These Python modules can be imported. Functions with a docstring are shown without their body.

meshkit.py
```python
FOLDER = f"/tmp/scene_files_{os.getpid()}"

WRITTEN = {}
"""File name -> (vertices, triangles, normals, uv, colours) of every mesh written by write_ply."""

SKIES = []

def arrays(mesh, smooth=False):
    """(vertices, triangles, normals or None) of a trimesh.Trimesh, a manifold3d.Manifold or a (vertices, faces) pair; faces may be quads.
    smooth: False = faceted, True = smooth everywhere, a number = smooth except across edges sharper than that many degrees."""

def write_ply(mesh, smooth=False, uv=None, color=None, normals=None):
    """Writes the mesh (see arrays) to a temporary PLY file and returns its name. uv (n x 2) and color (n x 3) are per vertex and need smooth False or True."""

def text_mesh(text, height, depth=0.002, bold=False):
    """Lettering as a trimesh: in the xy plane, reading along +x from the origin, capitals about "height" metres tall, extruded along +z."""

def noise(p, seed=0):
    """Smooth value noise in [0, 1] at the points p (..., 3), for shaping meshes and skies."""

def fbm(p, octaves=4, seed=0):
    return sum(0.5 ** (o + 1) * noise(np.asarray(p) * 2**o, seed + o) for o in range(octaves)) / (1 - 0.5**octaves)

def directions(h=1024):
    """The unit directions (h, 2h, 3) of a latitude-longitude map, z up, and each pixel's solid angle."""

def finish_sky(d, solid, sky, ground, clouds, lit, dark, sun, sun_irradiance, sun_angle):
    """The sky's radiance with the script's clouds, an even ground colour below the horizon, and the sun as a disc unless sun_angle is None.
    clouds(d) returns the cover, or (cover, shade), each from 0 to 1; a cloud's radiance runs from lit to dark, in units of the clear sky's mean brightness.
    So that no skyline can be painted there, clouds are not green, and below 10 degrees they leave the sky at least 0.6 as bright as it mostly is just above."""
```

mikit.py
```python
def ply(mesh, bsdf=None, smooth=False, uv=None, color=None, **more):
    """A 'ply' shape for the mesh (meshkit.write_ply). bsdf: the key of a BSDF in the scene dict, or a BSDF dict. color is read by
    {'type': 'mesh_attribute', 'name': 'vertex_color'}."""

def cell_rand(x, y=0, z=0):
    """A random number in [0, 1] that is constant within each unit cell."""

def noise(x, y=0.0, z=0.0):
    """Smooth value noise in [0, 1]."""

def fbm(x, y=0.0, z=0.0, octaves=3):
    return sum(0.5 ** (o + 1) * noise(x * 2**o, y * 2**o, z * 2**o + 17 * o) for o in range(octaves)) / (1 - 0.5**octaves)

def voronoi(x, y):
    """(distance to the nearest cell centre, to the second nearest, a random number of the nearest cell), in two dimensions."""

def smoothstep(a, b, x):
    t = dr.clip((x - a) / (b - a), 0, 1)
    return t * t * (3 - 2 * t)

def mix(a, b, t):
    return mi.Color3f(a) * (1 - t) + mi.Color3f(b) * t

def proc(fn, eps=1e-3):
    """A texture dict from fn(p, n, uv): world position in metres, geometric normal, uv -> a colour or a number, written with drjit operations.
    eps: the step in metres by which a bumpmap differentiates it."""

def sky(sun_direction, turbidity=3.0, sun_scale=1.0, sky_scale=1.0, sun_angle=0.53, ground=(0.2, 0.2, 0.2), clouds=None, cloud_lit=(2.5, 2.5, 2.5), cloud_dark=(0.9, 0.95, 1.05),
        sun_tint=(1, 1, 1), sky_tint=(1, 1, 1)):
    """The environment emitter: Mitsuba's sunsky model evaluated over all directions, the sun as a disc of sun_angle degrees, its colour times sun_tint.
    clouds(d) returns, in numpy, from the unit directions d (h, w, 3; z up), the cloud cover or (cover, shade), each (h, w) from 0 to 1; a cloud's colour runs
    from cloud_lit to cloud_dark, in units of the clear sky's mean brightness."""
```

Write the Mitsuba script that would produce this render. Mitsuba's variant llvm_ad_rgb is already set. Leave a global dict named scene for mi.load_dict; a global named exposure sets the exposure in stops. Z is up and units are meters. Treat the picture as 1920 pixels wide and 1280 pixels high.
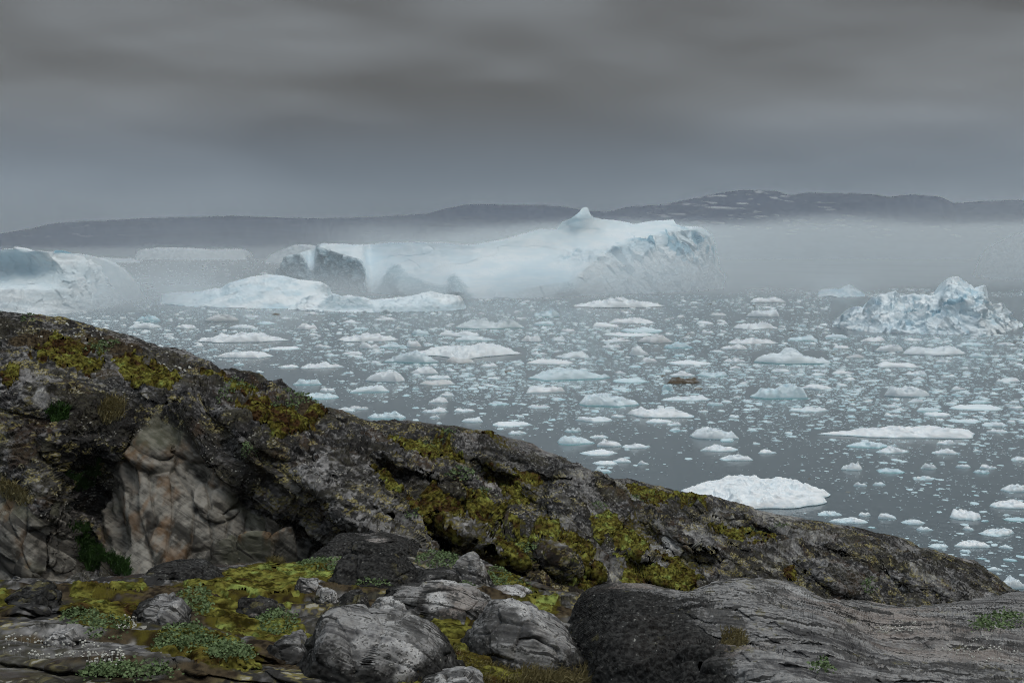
import math
import numpy as np, trimesh, drjit as dr, mitsuba as mi, mikit, meshkit
from scipy.interpolate import RBFInterpolator, PchipInterpolator
from scipy.spatial import cKDTree
from scipy.ndimage import distance_transform_edt, gaussian_filter, zoom as nd_zoom
from mikit import proc, noise as tn, fbm as tf, voronoi as tv, smoothstep as ss, mix as tmix, cell_rand
from meshkit import noise as nz, fbm as fb

T = mi.ScalarTransform4f
scene, labels = {}, {}

# ------------------------------------------------------------------ camera, sky, exposure
H = 40.0                      # eye above the sea, metres
F = 2318.0                    # focal length in photograph pixels (1920 wide): 45 degrees
PITCH = math.atan((640 - 465) / F)
CP, SP = math.cos(PITCH), math.sin(PITCH)
HAZE_SIGMA = 1.0              # scale of the haze grid
scene['camera'] = {'type': 'perspective', 'fov': math.degrees(2 * math.atan(960 / F)), 'fov_axis': 'x', 'near_clip': 0.1, 'far_clip': 30000.0,
                   'to_world': T().look_at(origin=[0, 0, H], target=[0, CP * 100, H - SP * 100], up=[0, 0, 1]),
                   'medium': {'type': 'ref', 'id': 'haze_air'}}
exposure = 1.45


def sstep(a, b, x):
    t = np.clip((x - a) / (b - a), 0, 1)
    return t * t * (3 - 2 * t)


def cloud_cover(d):
    el = np.degrees(np.arcsin(np.clip(d[..., 2], -1, 1)))
    az = np.degrees(np.arctan2(d[..., 0], d[..., 1]))
    p = np.stack([d[..., 0] * 3.0, d[..., 1] * 3.0, el * 0.22 + az * 0.012], -1)
    n1 = fb(p, 4, 3)
    n2 = fb(np.stack([d[..., 0] * 9.0, d[..., 1] * 9.0, el * 0.55 + az * 0.02], -1), 3, 11)
    t = np.clip((el - 11) / 60.0, 0, 1)
    rise = t * t * (3 - 2 * t)
    low = np.interp(el, [0, 3, 6, 9, 11, 14], [0.952, 0.946, 0.940, 0.962, 0.982, 0.985]) - 0.27 * (n1 - 0.5) - 0.11 * (n2 - 0.5)
    shade = np.clip(low, 0, 1) * (1 - rise) + rise * (0.18 + 0.35 * (n1 - 0.5))
    return 1 - 0.30 * sstep(7.5, 1.5, el), shade


scene['sky'] = mikit.sky((0.35, -0.15, 0.92), turbidity=4, sun_scale=0.20, sun_angle=30, sky_scale=1.0, ground=(0.12, 0.14, 0.15), clouds=cloud_cover,
                         cloud_lit=(6.3, 7.1, 7.8), cloud_dark=(0.462, 0.440, 0.422), sky_tint=(0.36, 0.545, 0.70))


# ------------------------------------------------------------------ helpers
def ray(px, py):
    """direction through a place of the photograph, scaled to one metre of ground distance along the view"""
    px, py = np.broadcast_arrays(np.asarray(px, float), np.asarray(py, float))
    x, y = (px - 960) / F, (640 - py) / F
    d = np.stack([x, CP + y * SP + 0 * x, -SP + y * CP + 0 * x], -1)
    return d / d[..., 1:2]


def at(px, py, D):
    """the point at ground distance D"""
    return np.array([0, 0, H]) + ray(px, py) * np.asarray(D, float)[..., None]


def sea_D(py):
    """ground distance of the sea at row py"""
    r = ray(960, py)
    return H / np.maximum(-r[..., 2], 1e-6)


def grid_faces(nr, nc):
    i = np.arange((nr - 1) * (nc - 1))
    a = (i // (nc - 1)) * nc + i % (nc - 1)
    return np.concatenate([np.stack([a, a + nc, a + nc + 1], 1), np.stack([a, a + nc + 1, a + 1], 1)])


def normals_grid(P):
    du = np.gradient(P, axis=1)
    dv = np.gradient(P, axis=0)
    n = np.cross(dv, du)
    return n / np.maximum(np.linalg.norm(n, axis=-1, keepdims=True), 1e-12)


def interp(pts):
    pts = np.array(pts, float)
    return lambda x: np.interp(x, pts[:, 0], pts[:, 1])


def pchip(pts):
    pts = np.array(pts, float)
    f = PchipInterpolator(pts[:, 0], pts[:, 1])
    return lambda x: f(np.clip(x, pts[0, 0], pts[-1, 0]))


def facets(P, n, slope, seed, squash=(1, 1, 1), joint=0.0):
    """relief of broken faces: the surface falls into n cells, each tilted its own way (metres)"""
    rg = np.random.default_rng(seed)
    Q = P.reshape(-1, 3) * np.array(squash)
    c = Q[rg.choice(len(Q), min(n, len(Q)), replace=False)]
    g = rg.normal(size=c.shape) * slope
    o = rg.normal(size=len(c))
    dist, i = cKDTree(c).query(Q, k=2 if joint else 1)
    if joint:
        gap, dist, i = dist[:, 1] - dist[:, 0], dist[:, 0], i[:, 0]
    size = np.median(dist) * 2 + 1e-9
    d = ((Q - c[i]) * g[i]).sum(1) + o[i] * slope * size * 0.35
    d = np.clip(d, -2 * slope * size, 2 * slope * size)
    if joint:
        d = d - joint * np.clip(1 - gap / (0.12 * size), 0, 1)
    return d.reshape(P.shape[:-1])


def put(key, mesh, bsdf, smooth=True, uv=None, label=None, cat=None, group=None, kind=None, **more):
    k, n = key, 0
    while k in scene:
        n += 1
        k = f'{key}_{n:03d}'
    scene[k] = mikit.ply(mesh, bsdf, smooth=smooth, uv=uv, **more)
    d = {a: b for a, b in (('label', label), ('category', cat), ('group', group), ('kind', kind)) if b}
    if d:
        labels[k] = d
    return k


def rigged(n, seed):
    return np.random.default_rng(seed).random(n)


# ------------------------------------------------------------------ haze and fog: one box of air
BX, BY, BZ = (-2900, 2900), (-80, 6900), (-1.5, 330)


def haze_grid():
    nx, ny, nzz = 290, 280, 56
    x = BX[0] + (np.arange(nx) + 0.5) / nx * (BX[1] - BX[0])
    y = BY[0] + (np.arange(ny) + 0.5) / ny * (BY[1] - BY[0])
    z = BZ[0] + (np.arange(nzz) + 0.5) / nzz * (BZ[1] - BZ[0])
    Z, Y, X = np.meshgrid(z, y, x, indexing='ij')
    s = np.full(Z.shape, 1.0e-4, np.float32) * np.clip(1.15 - Z / 900, 0.6, 1.2).astype(np.float32)
    low = z < 150
    Zl, Yl, Xl = Z[low], Y[low], X[low]
    P = np.stack([Xl / 160, Yl / 220, Zl / 60], -1)
    n = fb(P, 3, 5)
    # the bank lies behind and to the right of the great iceberg, thinner over the ice field at left
    right = sstep(-330, 60, Xl - (Yl - 1100) * 0.06)
    front = sstep(1010, 1330, Yl + 300 * (n - 0.5))
    top = 30 + 34 * right + 26 * (n - 0.5) + 10 * sstep(1400, 2500, Yl)
    body = sstep(9, -9, Zl - top)
    dens = 0.0068 * right + 0.00030 * (1 - right)
    bank = dens * front * body * (0.55 + 0.9 * n)
    # a low veil at the foot of the bergs, in drifting plumes
    n2 = fb(np.stack([Xl / 70, Yl / 90, Zl / 40], -1), 3, 9)
    veil = 0
    for cx, cy, cz, sx, sy, sz, a in ((115, 1050, 2, 105, 75, 25, 0.019), (20, 960, 0, 60, 50, 12, 0.008), (-60, 1000, 0, 150, 70, 15, 0.0095), (-150, 1060, 0, 70, 60, 20, 0.0080), (-330, 800, 0, 115, 75, 19, 0.0160), (-255, 940, 6, 50, 100, 27, 0.0120), (260, 1080, 0, 130, 90, 26, 0.008), (-190, 1900, 30, 150, 300, 16, 0.0022), (-60, 1400, 55, 220, 160, 14, 0.0022)):
        veil = veil + a * np.exp(-((Xl - cx) / sx) ** 2 - ((Yl - cy) / sy) ** 2 - ((Zl - cz) / sz) ** 2) * (0.35 + 1.3 * sstep(0.3, 0.7, n2))
    s[low] += (bank + veil).astype(np.float32)
    # cloud resting on the hills at both ends
    for cx, cy, cz, sx, sy, sz, am in ((-2300, 4300, 170, 900, 700, 110, 4.5e-4), (2300, 4200, 170, 700, 700, 100, 4.5e-4), (1500, 4000, 110, 350, 500, 60, 2.0e-4)):
        s += (am * np.exp(-((X - cx) / sx) ** 2 - ((Y - cy) / sy) ** 2 - ((Z - cz) / sz) ** 2)).astype(np.float32) * (0.5 + (np.sin(X / 170 + Z / 40) * np.sin(X / 83 - Z / 31 + 1) * 0.5).astype(np.float32))
    return s


scene['haze_air'] = {'type': 'heterogeneous', 'albedo': {'type': 'rgb', 'value': [0.90, 0.955, 0.985]}, 'scale': HAZE_SIGMA,
                     'sigma_t': {'type': 'gridvolume', 'grid': mi.VolumeGrid(haze_grid()[..., None]), 'filter_type': 'trilinear', 'wrap_mode': 'clamp',
                                 'to_world': T().translate([BX[0], BY[0], BZ[0]]).scale([BX[1] - BX[0], BY[1] - BY[0], BZ[1] - BZ[0]])}}
scene['clear_skin'] = {'type': 'null'}
scene['haze'] = {'type': 'cube', 'to_world': T().translate([(BX[0] + BX[1]) / 2, (BY[0] + BY[1]) / 2, (BZ[0] + BZ[1]) / 2]).scale([(BX[1] - BX[0]) / 2, (BY[1] - BY[0]) / 2, (BZ[1] - BZ[0]) / 2]),
                 'bsdf': {'type': 'ref', 'id': 'clear_skin'}, 'interior': {'type': 'ref', 'id': 'haze_air'}}
labels['haze'] = {'label': 'pale sea fog and haze hanging low over the ice fjord', 'category': 'haze', 'kind': 'stuff'}


# ------------------------------------------------------------------ materials of sea and ice
def col(fn, rough=0.6, spec=0.3):
    return {'type': 'principled', 'base_color': proc(fn), 'roughness': rough, 'specular': spec}


def water_col(p, n, uv):
    k = tf(p.x * 0.01, p.y * 0.006, 0.0, 2)
    return tmix((0.080, 0.108, 0.124), (0.098, 0.126, 0.142), k)


def water_bump(p, n, uv):
    return 0.05 * tf(p.x * 0.9, p.y * 0.9, 3.0, 2) + 0.016 * tn(p.x * 4.0, p.y * 4.0, 1.0)


scene['sea_water'] = {'type': 'bumpmap', 'arbitrary': proc(water_bump, eps=0.05), 'scale': 1.0,
                      'bsdf': {'type': 'principled', 'base_color': proc(water_col), 'roughness': 0.16, 'specular': 0.5}}


def ice_col(p, n, uv):
    # uv: x = how blue (dense ice, painted shadow), y = how dark (dirt, painted shade)
    k = tf(p.x * 0.05, p.y * 0.05, p.z * 0.16, 4)
    f = tf(p.x * 0.6, p.y * 0.6, p.z * 0.9, 3)
    c = tmix((0.80, 0.90, 0.95), (0.905, 0.955, 0.975), ss(0.35, 0.65, k))
    c = tmix(c, (0.64, 0.80, 0.89), 0.45 * ss(0.52, 0.78, f) * ss(0.4, 0.7, k))
    c = tmix(c, (0.30, 0.53, 0.66), dr.clip(uv.x, 0, 1))
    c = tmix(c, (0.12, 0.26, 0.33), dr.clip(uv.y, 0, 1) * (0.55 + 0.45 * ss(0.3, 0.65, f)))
    return c


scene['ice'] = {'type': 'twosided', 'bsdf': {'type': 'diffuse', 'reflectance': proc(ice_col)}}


def floe_col(p, n, uv):
    # uv: x = blueness, y = dirt
    f = tf(p.x * 1.1, p.y * 1.1, p.z * 1.6, 3)
    c = tmix((0.82, 0.89, 0.93), (0.91, 0.94, 0.955), ss(0.35, 0.65, f))
    wet = ss(0.42, 0.05, p.z + 0.25 * (f - 0.5))
    c = tmix(c, (0.50, 0.68, 0.74), 0.75 * wet)
    c = tmix(c, (0.36, 0.64, 0.74), dr.clip(uv.x, 0, 1) * (0.5 + 0.8 * ss(0.35, 0.7, f)))
    c = tmix(c, (0.13, 0.10, 0.065), dr.clip(uv.y * (0.45 + 1.1 * f), 0, 1))
    return c


scene['floe_ice'] = {'type': 'twosided', 'bsdf': {'type': 'diffuse', 'reflectance': proc(floe_col)}}


def hill_col(p, n, uv):
    k = tf(p.x * 0.006, p.y * 0.01, p.z * 0.022, 4)
    s = tf(p.x * 0.019 + 9.0, p.y * 0.006, p.z * 0.09 + p.x * 0.004, 4)
    s2 = tn(p.x * 0.0011, p.z * 0.004, 4.0)
    c = tmix((0.012, 0.026, 0.072), (0.032, 0.052, 0.115), k)
    return tmix(c, (0.55, 0.57, 0.6), ss(0.60, 0.72, s) * ss(0.3, 0.65, s2) * ss(70.0, 110.0, p.z) * 0.6)


scene['hill_rock'] = {'type': 'diffuse', 'reflectance': proc(hill_col)}

# ------------------------------------------------------------------ sea, hills
scene['far_water'] = {'type': 'principled', 'base_color': proc(water_col), 'roughness': 0.25, 'specular': 0.5}
for y0_, y1_, mat_ in ((BY[0] + 20, 1120.0, 'sea_water'), (1120.0, BY[1] - 20, 'far_water')):
    w = trimesh.Trimesh([[BX[0] + 20, y0_, 0], [BX[1] - 20, y0_, 0], [BX[1] - 20, y1_, 0], [BX[0] + 20, y1_, 0]], [[0, 1, 2], [0, 2, 3]], process=False)
    put('water', w, mat_, smooth=False, label='grey green fjord water filled with drifting ice' if mat_ == 'sea_water' else 'far fjord water lying under the fog', kind='structure')


def make_hills():
    Dr = 5300.0
    top = pchip([(-350, 452), (-150, 446), (0, 438), (60, 428), (110, 418), (200, 413), (280, 409), (360, 407), (440, 405), (520, 408), (600, 409), (660, 408), (740, 405), (800, 400), (850, 388), (890, 383), (940, 384), (1000, 385),
                 (1050, 387), (1090, 393), (1130, 397), (1180, 388), (1230, 385), (1290, 374), (1340, 364), (1390, 357), (1450, 358), (1480, 366), (1520, 361), (1570, 363), (1630, 364), (1670, 369), (1700, 365), (1760, 369), (1790, 380), (1850, 377), (1920, 375),
                 (2050, 372), (2250, 388)])
    px = np.linspace(-300, 2220, 760)
    yt = top(px) + 2.2 * (fb(np.stack([px / 14, px * 0, px * 0 + 3], -1), 3, 2) - 0.5)
    v = np.linspace(0, 1, 60)[:, None]
    foot_z = -1.2
    Ptop = at(px, yt, Dr + 0 * px)
    D = Dr - 750 * v ** 1.3
    zt = Ptop[:, 2]
    x = Ptop[:, 0][None] * D / Dr
    z = zt[None] * (1 - v ** 1.15) + foot_z * v
    y = D + 0 * px[None]
    P = np.stack([x, y, z], -1)
    n = fb(np.stack([P[..., 0] / 260, P[..., 1] / 260, P[..., 2] / 200], -1), 4, 7) - 0.5
    P[..., 1] += 260 * n * np.sin(np.pi * np.clip(v, 0, 1)) ** 0.7
    P[..., 2] += 40 * n * np.sin(np.pi * v)
    back = [P[0] + np.array([0, s * 900, 0]) + np.array([0, 0, 1]) * (-(zt + 2) * s ** 1.5)[:, None] for s in (1.0, 0.7, 0.4, 0.15)]
    P = np.concatenate([np.array(back), P])
    nr, nc = P.shape[:2]
    put('hills', trimesh.Trimesh(P.reshape(-1, 3), grid_faces(nr, nc), process=False), 'hill_rock', label='dark snow flecked hills along the far shore', kind='structure')


make_hills()


# ------------------------------------------------------------------ icebergs
def berg(key, top, base, depth, nu, nv, thick, disp, masks, label, cat='iceberg', back=0.5, rnd=1, jag=0.0):
    """An iceberg's near side between a skyline and a waterline, its far side closed behind: depth(px, v, f) gives metres behind the waterline, disp(P, px, py) metres along the normal."""
    topf, basef = interp(top), interp(base)
    px = np.linspace(top[0][0], top[-1][0], nu)
    yt = topf(px)
    yb = np.maximum(basef(px), yt + 1.0)
    if jag:
        yt = yt + jag * (fb(np.stack([px / 7, px * 0 + rnd, px * 0], -1), 3, rnd) - 0.5) * np.clip((yb - yt) / 12, 0, 1)
    v = np.linspace(0, 1, nv)[:, None]
    py = yt + (yb - yt) * v
    PX = px[None] + 0 * py
    Db = gaussian_filter(sea_D(yb), nu / 28, mode='nearest')
    D = Db[None] + depth(PX, py, v)
    P = at(PX, py, D)
    N = normals_grid(P)
    N = N * np.where((N * (P - [0, 0, H])).sum(-1, keepdims=True) > 0, -1, 1)
    edge = np.clip(np.minimum((PX - px[0]), (px[-1] - PX)) / 6, 0, 1)
    d = disp(P, PX, py) * edge
    P = P + N * d[..., None] * sstep(0, 0.10, v)[..., None]
    uv = np.stack(np.broadcast_arrays(*masks(P, PX, py, v)), -1)
    zt = P[0, :, 2]
    rows, uvr = [], []
    for s in (1.0, 0.75, 0.5, 0.3, 0.12, 0.04):
        q = P[0] + (ray(px, yt) / np.linalg.norm(ray(px, yt), axis=-1, keepdims=True)) * 0
        q = q + np.array([0, 1, 0]) * (thick * s * np.clip(zt / max(zt.max(), 1), 0.15, 1))[:, None]
        q[:, 2] = zt - (zt + 1.2) * (s ** (1 / back))
        rows.append(q)
        uvr.append(uv[0])
    skirt = P[-1].copy()
    skirt[:, 2] = -1.2
    P = np.concatenate([np.array(rows), P, skirt[None]])
    uv = np.concatenate([np.array(uvr), uv, uv[-1:]])
    nr, nc = P.shape[:2]
    return put(key, trimesh.Trimesh(P.reshape(-1, 3), grid_faces(nr, nc), process=False), 'ice', uv=np.clip(uv.reshape(-1, 2), 0, 1), label=label, cat=cat)


def bump2(px, py, cx, cy, sx, sy):
    return np.exp(-((px - cx) / sx) ** 2 - ((py - cy) / sy) ** 2)


def poly_mask(px, py, pts, soft=3.0):
    """soft membership of a place in a polygon (numpy even-odd, then a blur by distance to its edges)"""
    pts = np.array(pts, float)
    inside = np.zeros(px.shape, bool)
    dist = np.full(px.shape, 1e9)
    for (x0, y0), (x1, y1) in zip(pts, np.roll(pts, -1, 0)):
        c = ((y0 > py) != (y1 > py)) & (px < (x1 - x0) * (py - y0) / ((y1 - y0) if y1 != y0 else 1e-9) + x0)
        inside ^= c
        L2 = (x1 - x0) ** 2 + (y1 - y0) ** 2
        t = np.clip(((px - x0) * (x1 - x0) + (py - y0) * (y1 - y0)) / max(L2, 1e-9), 0, 1)
        dist = np.minimum(dist, np.hypot(px - x0 - t * (x1 - x0), py - y0 - t * (y1 - y0)))
    return np.clip(0.5 + np.where(inside, dist, -dist) / (2 * soft), 0, 1)


# the great iceberg -------------------------------------------------
G_TOP = [(515, 512), (518, 506), (527, 500), (531, 482), (540, 478), (560, 475), (575, 470), (590, 467), (593, 460), (605, 456), (640, 457), (665, 459), (690, 458), (730, 455), (780, 454), (840, 456), (880, 459), (910, 455), (950, 447),
         (985, 437), (1010, 430), (1030, 429), (1044, 430), (1048, 422), (1055, 415), (1070, 410), (1078, 404), (1086, 398), (1092, 390), (1098, 388), (1103, 391), (1107, 402), (1113, 408), (1130, 411), (1150, 412), (1170, 416),
         (1190, 420), (1215, 415), (1240, 413), (1263, 412), (1268, 420), (1280, 425), (1295, 424), (1305, 425), (1316, 426), (1325, 432), (1334, 440), (1340, 455), (1345, 480), (1352, 510), (1358, 540)]
G_BASE = [(515, 536), (560, 540), (600, 543), (700, 550), (800, 557), (900, 561), (1000, 559), (1100, 555), (1200, 551), (1300, 547), (1358, 543)]
G_EDGE = interp([(515, 500), (530, 482), (560, 475), (566, 478), (580, 505), (590, 512), (594, 462), (620, 468), (640, 476), (660, 481), (676, 490), (685, 505), (692, 546), (760, 545), (885, 548), (960, 545), (1040, 532), (1070, 528), (1100, 500), (1130, 478), (1150, 462), (1180, 452), (1215, 445), (1250, 435), (1300, 430), (1335, 445), (1358, 541)])


_ex = np.arange(500, 1375, 1.0)
_ey = gaussian_filter(G_EDGE(_ex), 3.5)
_ew = gaussian_filter(G_EDGE(_ex), 9)


def g_depth(px, py, v):
    w9 = sstep(700, 760, px) * sstep(1100, 1000, px)
    e = np.interp(px, _ex, _ey) * (1 - w9) + np.interp(px, _ex, _ew) * w9
    yb = interp(G_BASE)(px)
    below = np.clip((yb - py) / np.maximum(yb - e, 4), 0, 1)
    face = 12 + 62 * sstep(1080, 1180, px)
    d = face * below ** 1.1 + 118 * (1 - np.exp(-np.maximum(e - py, 0) / 48))
    d = d + 40 * sstep(1250, 1358, px) ** 2
    d = d - 34 * bump2(px, py, 742, 528, 22, 24) - 14 * bump2(px, py, 790, 548, 40, 14) - 32 * bump2(px, py, 857, 538, 15, 20) - 10 * bump2(px, py, 1065, 545, 26, 12)
    d = d + 16 * bump2(px, py, 578, 505, 8, 26) - 16 * bump2(px, py, 1090, 408, 26, 16)
    return d


def g_disp(P, px, py):
    x, y, z = P[..., 0], P[..., 1], P[..., 2]
    steep = sstep(-5, 8, py - G_EDGE(px))
    a = fb(np.stack([x / 46, y / 60, z / 26], -1), 4, 21) - 0.5
    flute = np.abs(fb(np.stack([x / 7.5 + z / 18, y / 30, z / 26], -1), 3, 22) - 0.5)
    rub = fb(np.stack([x / 5, y / 5, z / 4], -1), 3, 23) - 0.5
    right = sstep(1090, 1180, px)
    left = sstep(720, 660, px)
    snow = fb(np.stack([x / 16, y / 24, z / 12], -1), 3, 24) - 0.5
    crev = -0.5 * sstep(0.010, 0.0, np.abs(fb(np.stack([x / 60 + z / 40, y / 50, z / 25], -1), 2, 25) - 0.5))
    d = 7 * a * (0.35 + 0.65 * steep) + 2.6 * snow * (1 - 0.5 * steep) + crev * (1 - 0.3 * steep)
    d += steep * (right * (-5.5 * flute + 2.2 * rub) + left * (-8 * flute + 4 * rub)) + (0.9 * (fb(np.stack([x / 2.4, y / 2.4, z / 1.6], -1), 2, 27) - 0.5)) * (0.3 + 0.7 * steep)
    d = d + steep * (0.25 + 0.75 * np.maximum(right, left)) * facets(np.stack([x + 0.45 * z, y * 0.5, z * 0.5], -1), 420, 0.36, 26) + steep * right * 0.5 * facets(P, 5000, 0.2, 28)
    mid = poly_mask(px, py, [(1060, 468), (1140, 462), (1145, 492), (1040, 492)], 6)
    d += mid * 7 * rub
    return d


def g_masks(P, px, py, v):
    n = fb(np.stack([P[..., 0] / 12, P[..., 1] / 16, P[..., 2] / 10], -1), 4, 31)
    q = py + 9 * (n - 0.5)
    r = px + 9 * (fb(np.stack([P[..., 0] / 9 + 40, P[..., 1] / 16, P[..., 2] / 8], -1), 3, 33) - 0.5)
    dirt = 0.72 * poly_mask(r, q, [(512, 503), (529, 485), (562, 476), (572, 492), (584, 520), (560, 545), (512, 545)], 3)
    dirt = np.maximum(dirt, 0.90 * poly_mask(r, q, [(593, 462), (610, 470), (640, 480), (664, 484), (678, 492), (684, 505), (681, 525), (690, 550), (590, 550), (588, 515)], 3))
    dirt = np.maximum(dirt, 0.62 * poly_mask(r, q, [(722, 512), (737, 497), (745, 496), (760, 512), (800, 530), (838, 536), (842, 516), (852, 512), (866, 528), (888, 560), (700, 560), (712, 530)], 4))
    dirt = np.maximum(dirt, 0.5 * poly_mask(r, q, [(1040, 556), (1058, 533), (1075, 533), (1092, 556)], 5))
    blue = 0.12 + 0.0 * px
    lip = poly_mask(r, q, [(1130, 470), (1150, 458), (1178, 452), (1205, 447), (1222, 446), (1232, 470), (1220, 478), (1170, 474)], 4)
    blue = np.maximum(blue, lip * (0.35 + 0.6 * sstep(0.45, 0.65, n)))
    cliff = poly_mask(r, q, [(1240, 436), (1262, 425), (1325, 436), (1345, 470), (1350, 500), (1262, 500)], 8)
    blue = np.maximum(blue, cliff * (0.15 + 0.75 * sstep(0.48, 0.66, n)))
    crack = np.maximum(poly_mask(px, py, [(1247, 430), (1250, 431), (1254, 446), (1253, 462), (1250, 460), (1250, 446)], 1.0), 0.6 * poly_mask(px, py, [(1188, 443), (1190, 443), (1192, 456), (1189, 456)], 1.0))
    blue = np.maximum(blue, 1.0 * crack)
    rubble = poly_mask(r, q, [(1060, 470), (1140, 463), (1145, 485), (1050, 487)], 5)
    blue = np.maximum(blue, 0.5 * rubble * sstep(0.5, 0.62, n))
    knob = poly_mask(px, q, [(1044, 432), (1050, 417), (1092, 388), (1106, 396), (1110, 410), (1085, 415), (1060, 428)], 3)
    blue = np.maximum(blue, 0.38 * knob)
    blue = np.maximum(blue, 0.35 * poly_mask(r, q, [(900, 560), (930, 510), (1000, 492), (1060, 500), (1100, 556)], 15))
    return blue, dirt


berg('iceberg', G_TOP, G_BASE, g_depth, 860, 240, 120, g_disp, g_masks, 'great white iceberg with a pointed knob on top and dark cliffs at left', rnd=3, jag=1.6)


# the iceberg cut by the left edge of the picture -------------------
L_TOP = [(-260, 500), (-180, 478), (-90, 470), (0, 468), (14, 466), (25, 467), (27, 462), (31, 465), (36, 471), (50, 472), (66, 470), (85, 472), (100, 472), (105, 468), (112, 475), (140, 475), (160, 479), (190, 486), (198, 500), (208, 520), (222, 538), (238, 552), (250, 562)]
L_BASE = [(-260, 590), (0, 592), (80, 591), (120, 588), (180, 582), (230, 572), (250, 565)]
L_ARET = pchip([(460, 84), (480, 96), (500, 114), (520, 124), (545, 136), (570, 170), (600, 210)])


def l_depth(px, py, v):
    a = L_ARET(py)
    face = np.clip((a - px) / 60, 0, 3)
    d = 26 * (1 - v) ** 0.8 + 20 * np.clip(face, 0, 1) * np.sin(np.pi * np.clip((py - 468) / 75, 0, 1)) ** 0.8 + 60 * np.clip((px - a) / 130, 0, 1) * (1 - 0.4 * v)
    return np.maximum(d, 0)


def l_disp(P, px, py):
    x, y, z = P[..., 0], P[..., 1], P[..., 2]
    a = fb(np.stack([x / 30, y / 40, z / 18], -1), 4, 41) - 0.5
    st = fb(np.stack([x / 14 + z / 3.5, y / 20, z / 5], -1), 3, 42) - 0.5
    return 4 * a + 1.6 * st + facets(P, 200, 0.10, 44, (1, 0.6, 0.6)) + 0.5 * facets(P, 2500, 0.10, 45)


def l_masks(P, px, py, v):
    n = fb(np.stack([P[..., 0] / 18, P[..., 1] / 20, P[..., 2] / 12], -1), 3, 43)
    a = L_ARET(py) + 10 * (n - 0.5)
    face = sstep(6, -6, px - a) * sstep(545, 530, py) * sstep(470, 476, py)  # bluish left face, with its shadow painted into the blue tint
    blue = 0.05 + 0.2 * face + 0.9 * poly_mask(px, py, [(100, 474), (103, 466), (110, 468), (112, 476)], 1.5)
    under = poly_mask(px, py + 8 * (n - 0.5), [(-300, 552), (60, 547), (130, 549), (190, 562), (215, 575), (120, 596), (-300, 600)], 5)  # shade of the undercut at the waterline, painted in as a darker band
    return blue, 0.05 * under


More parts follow.
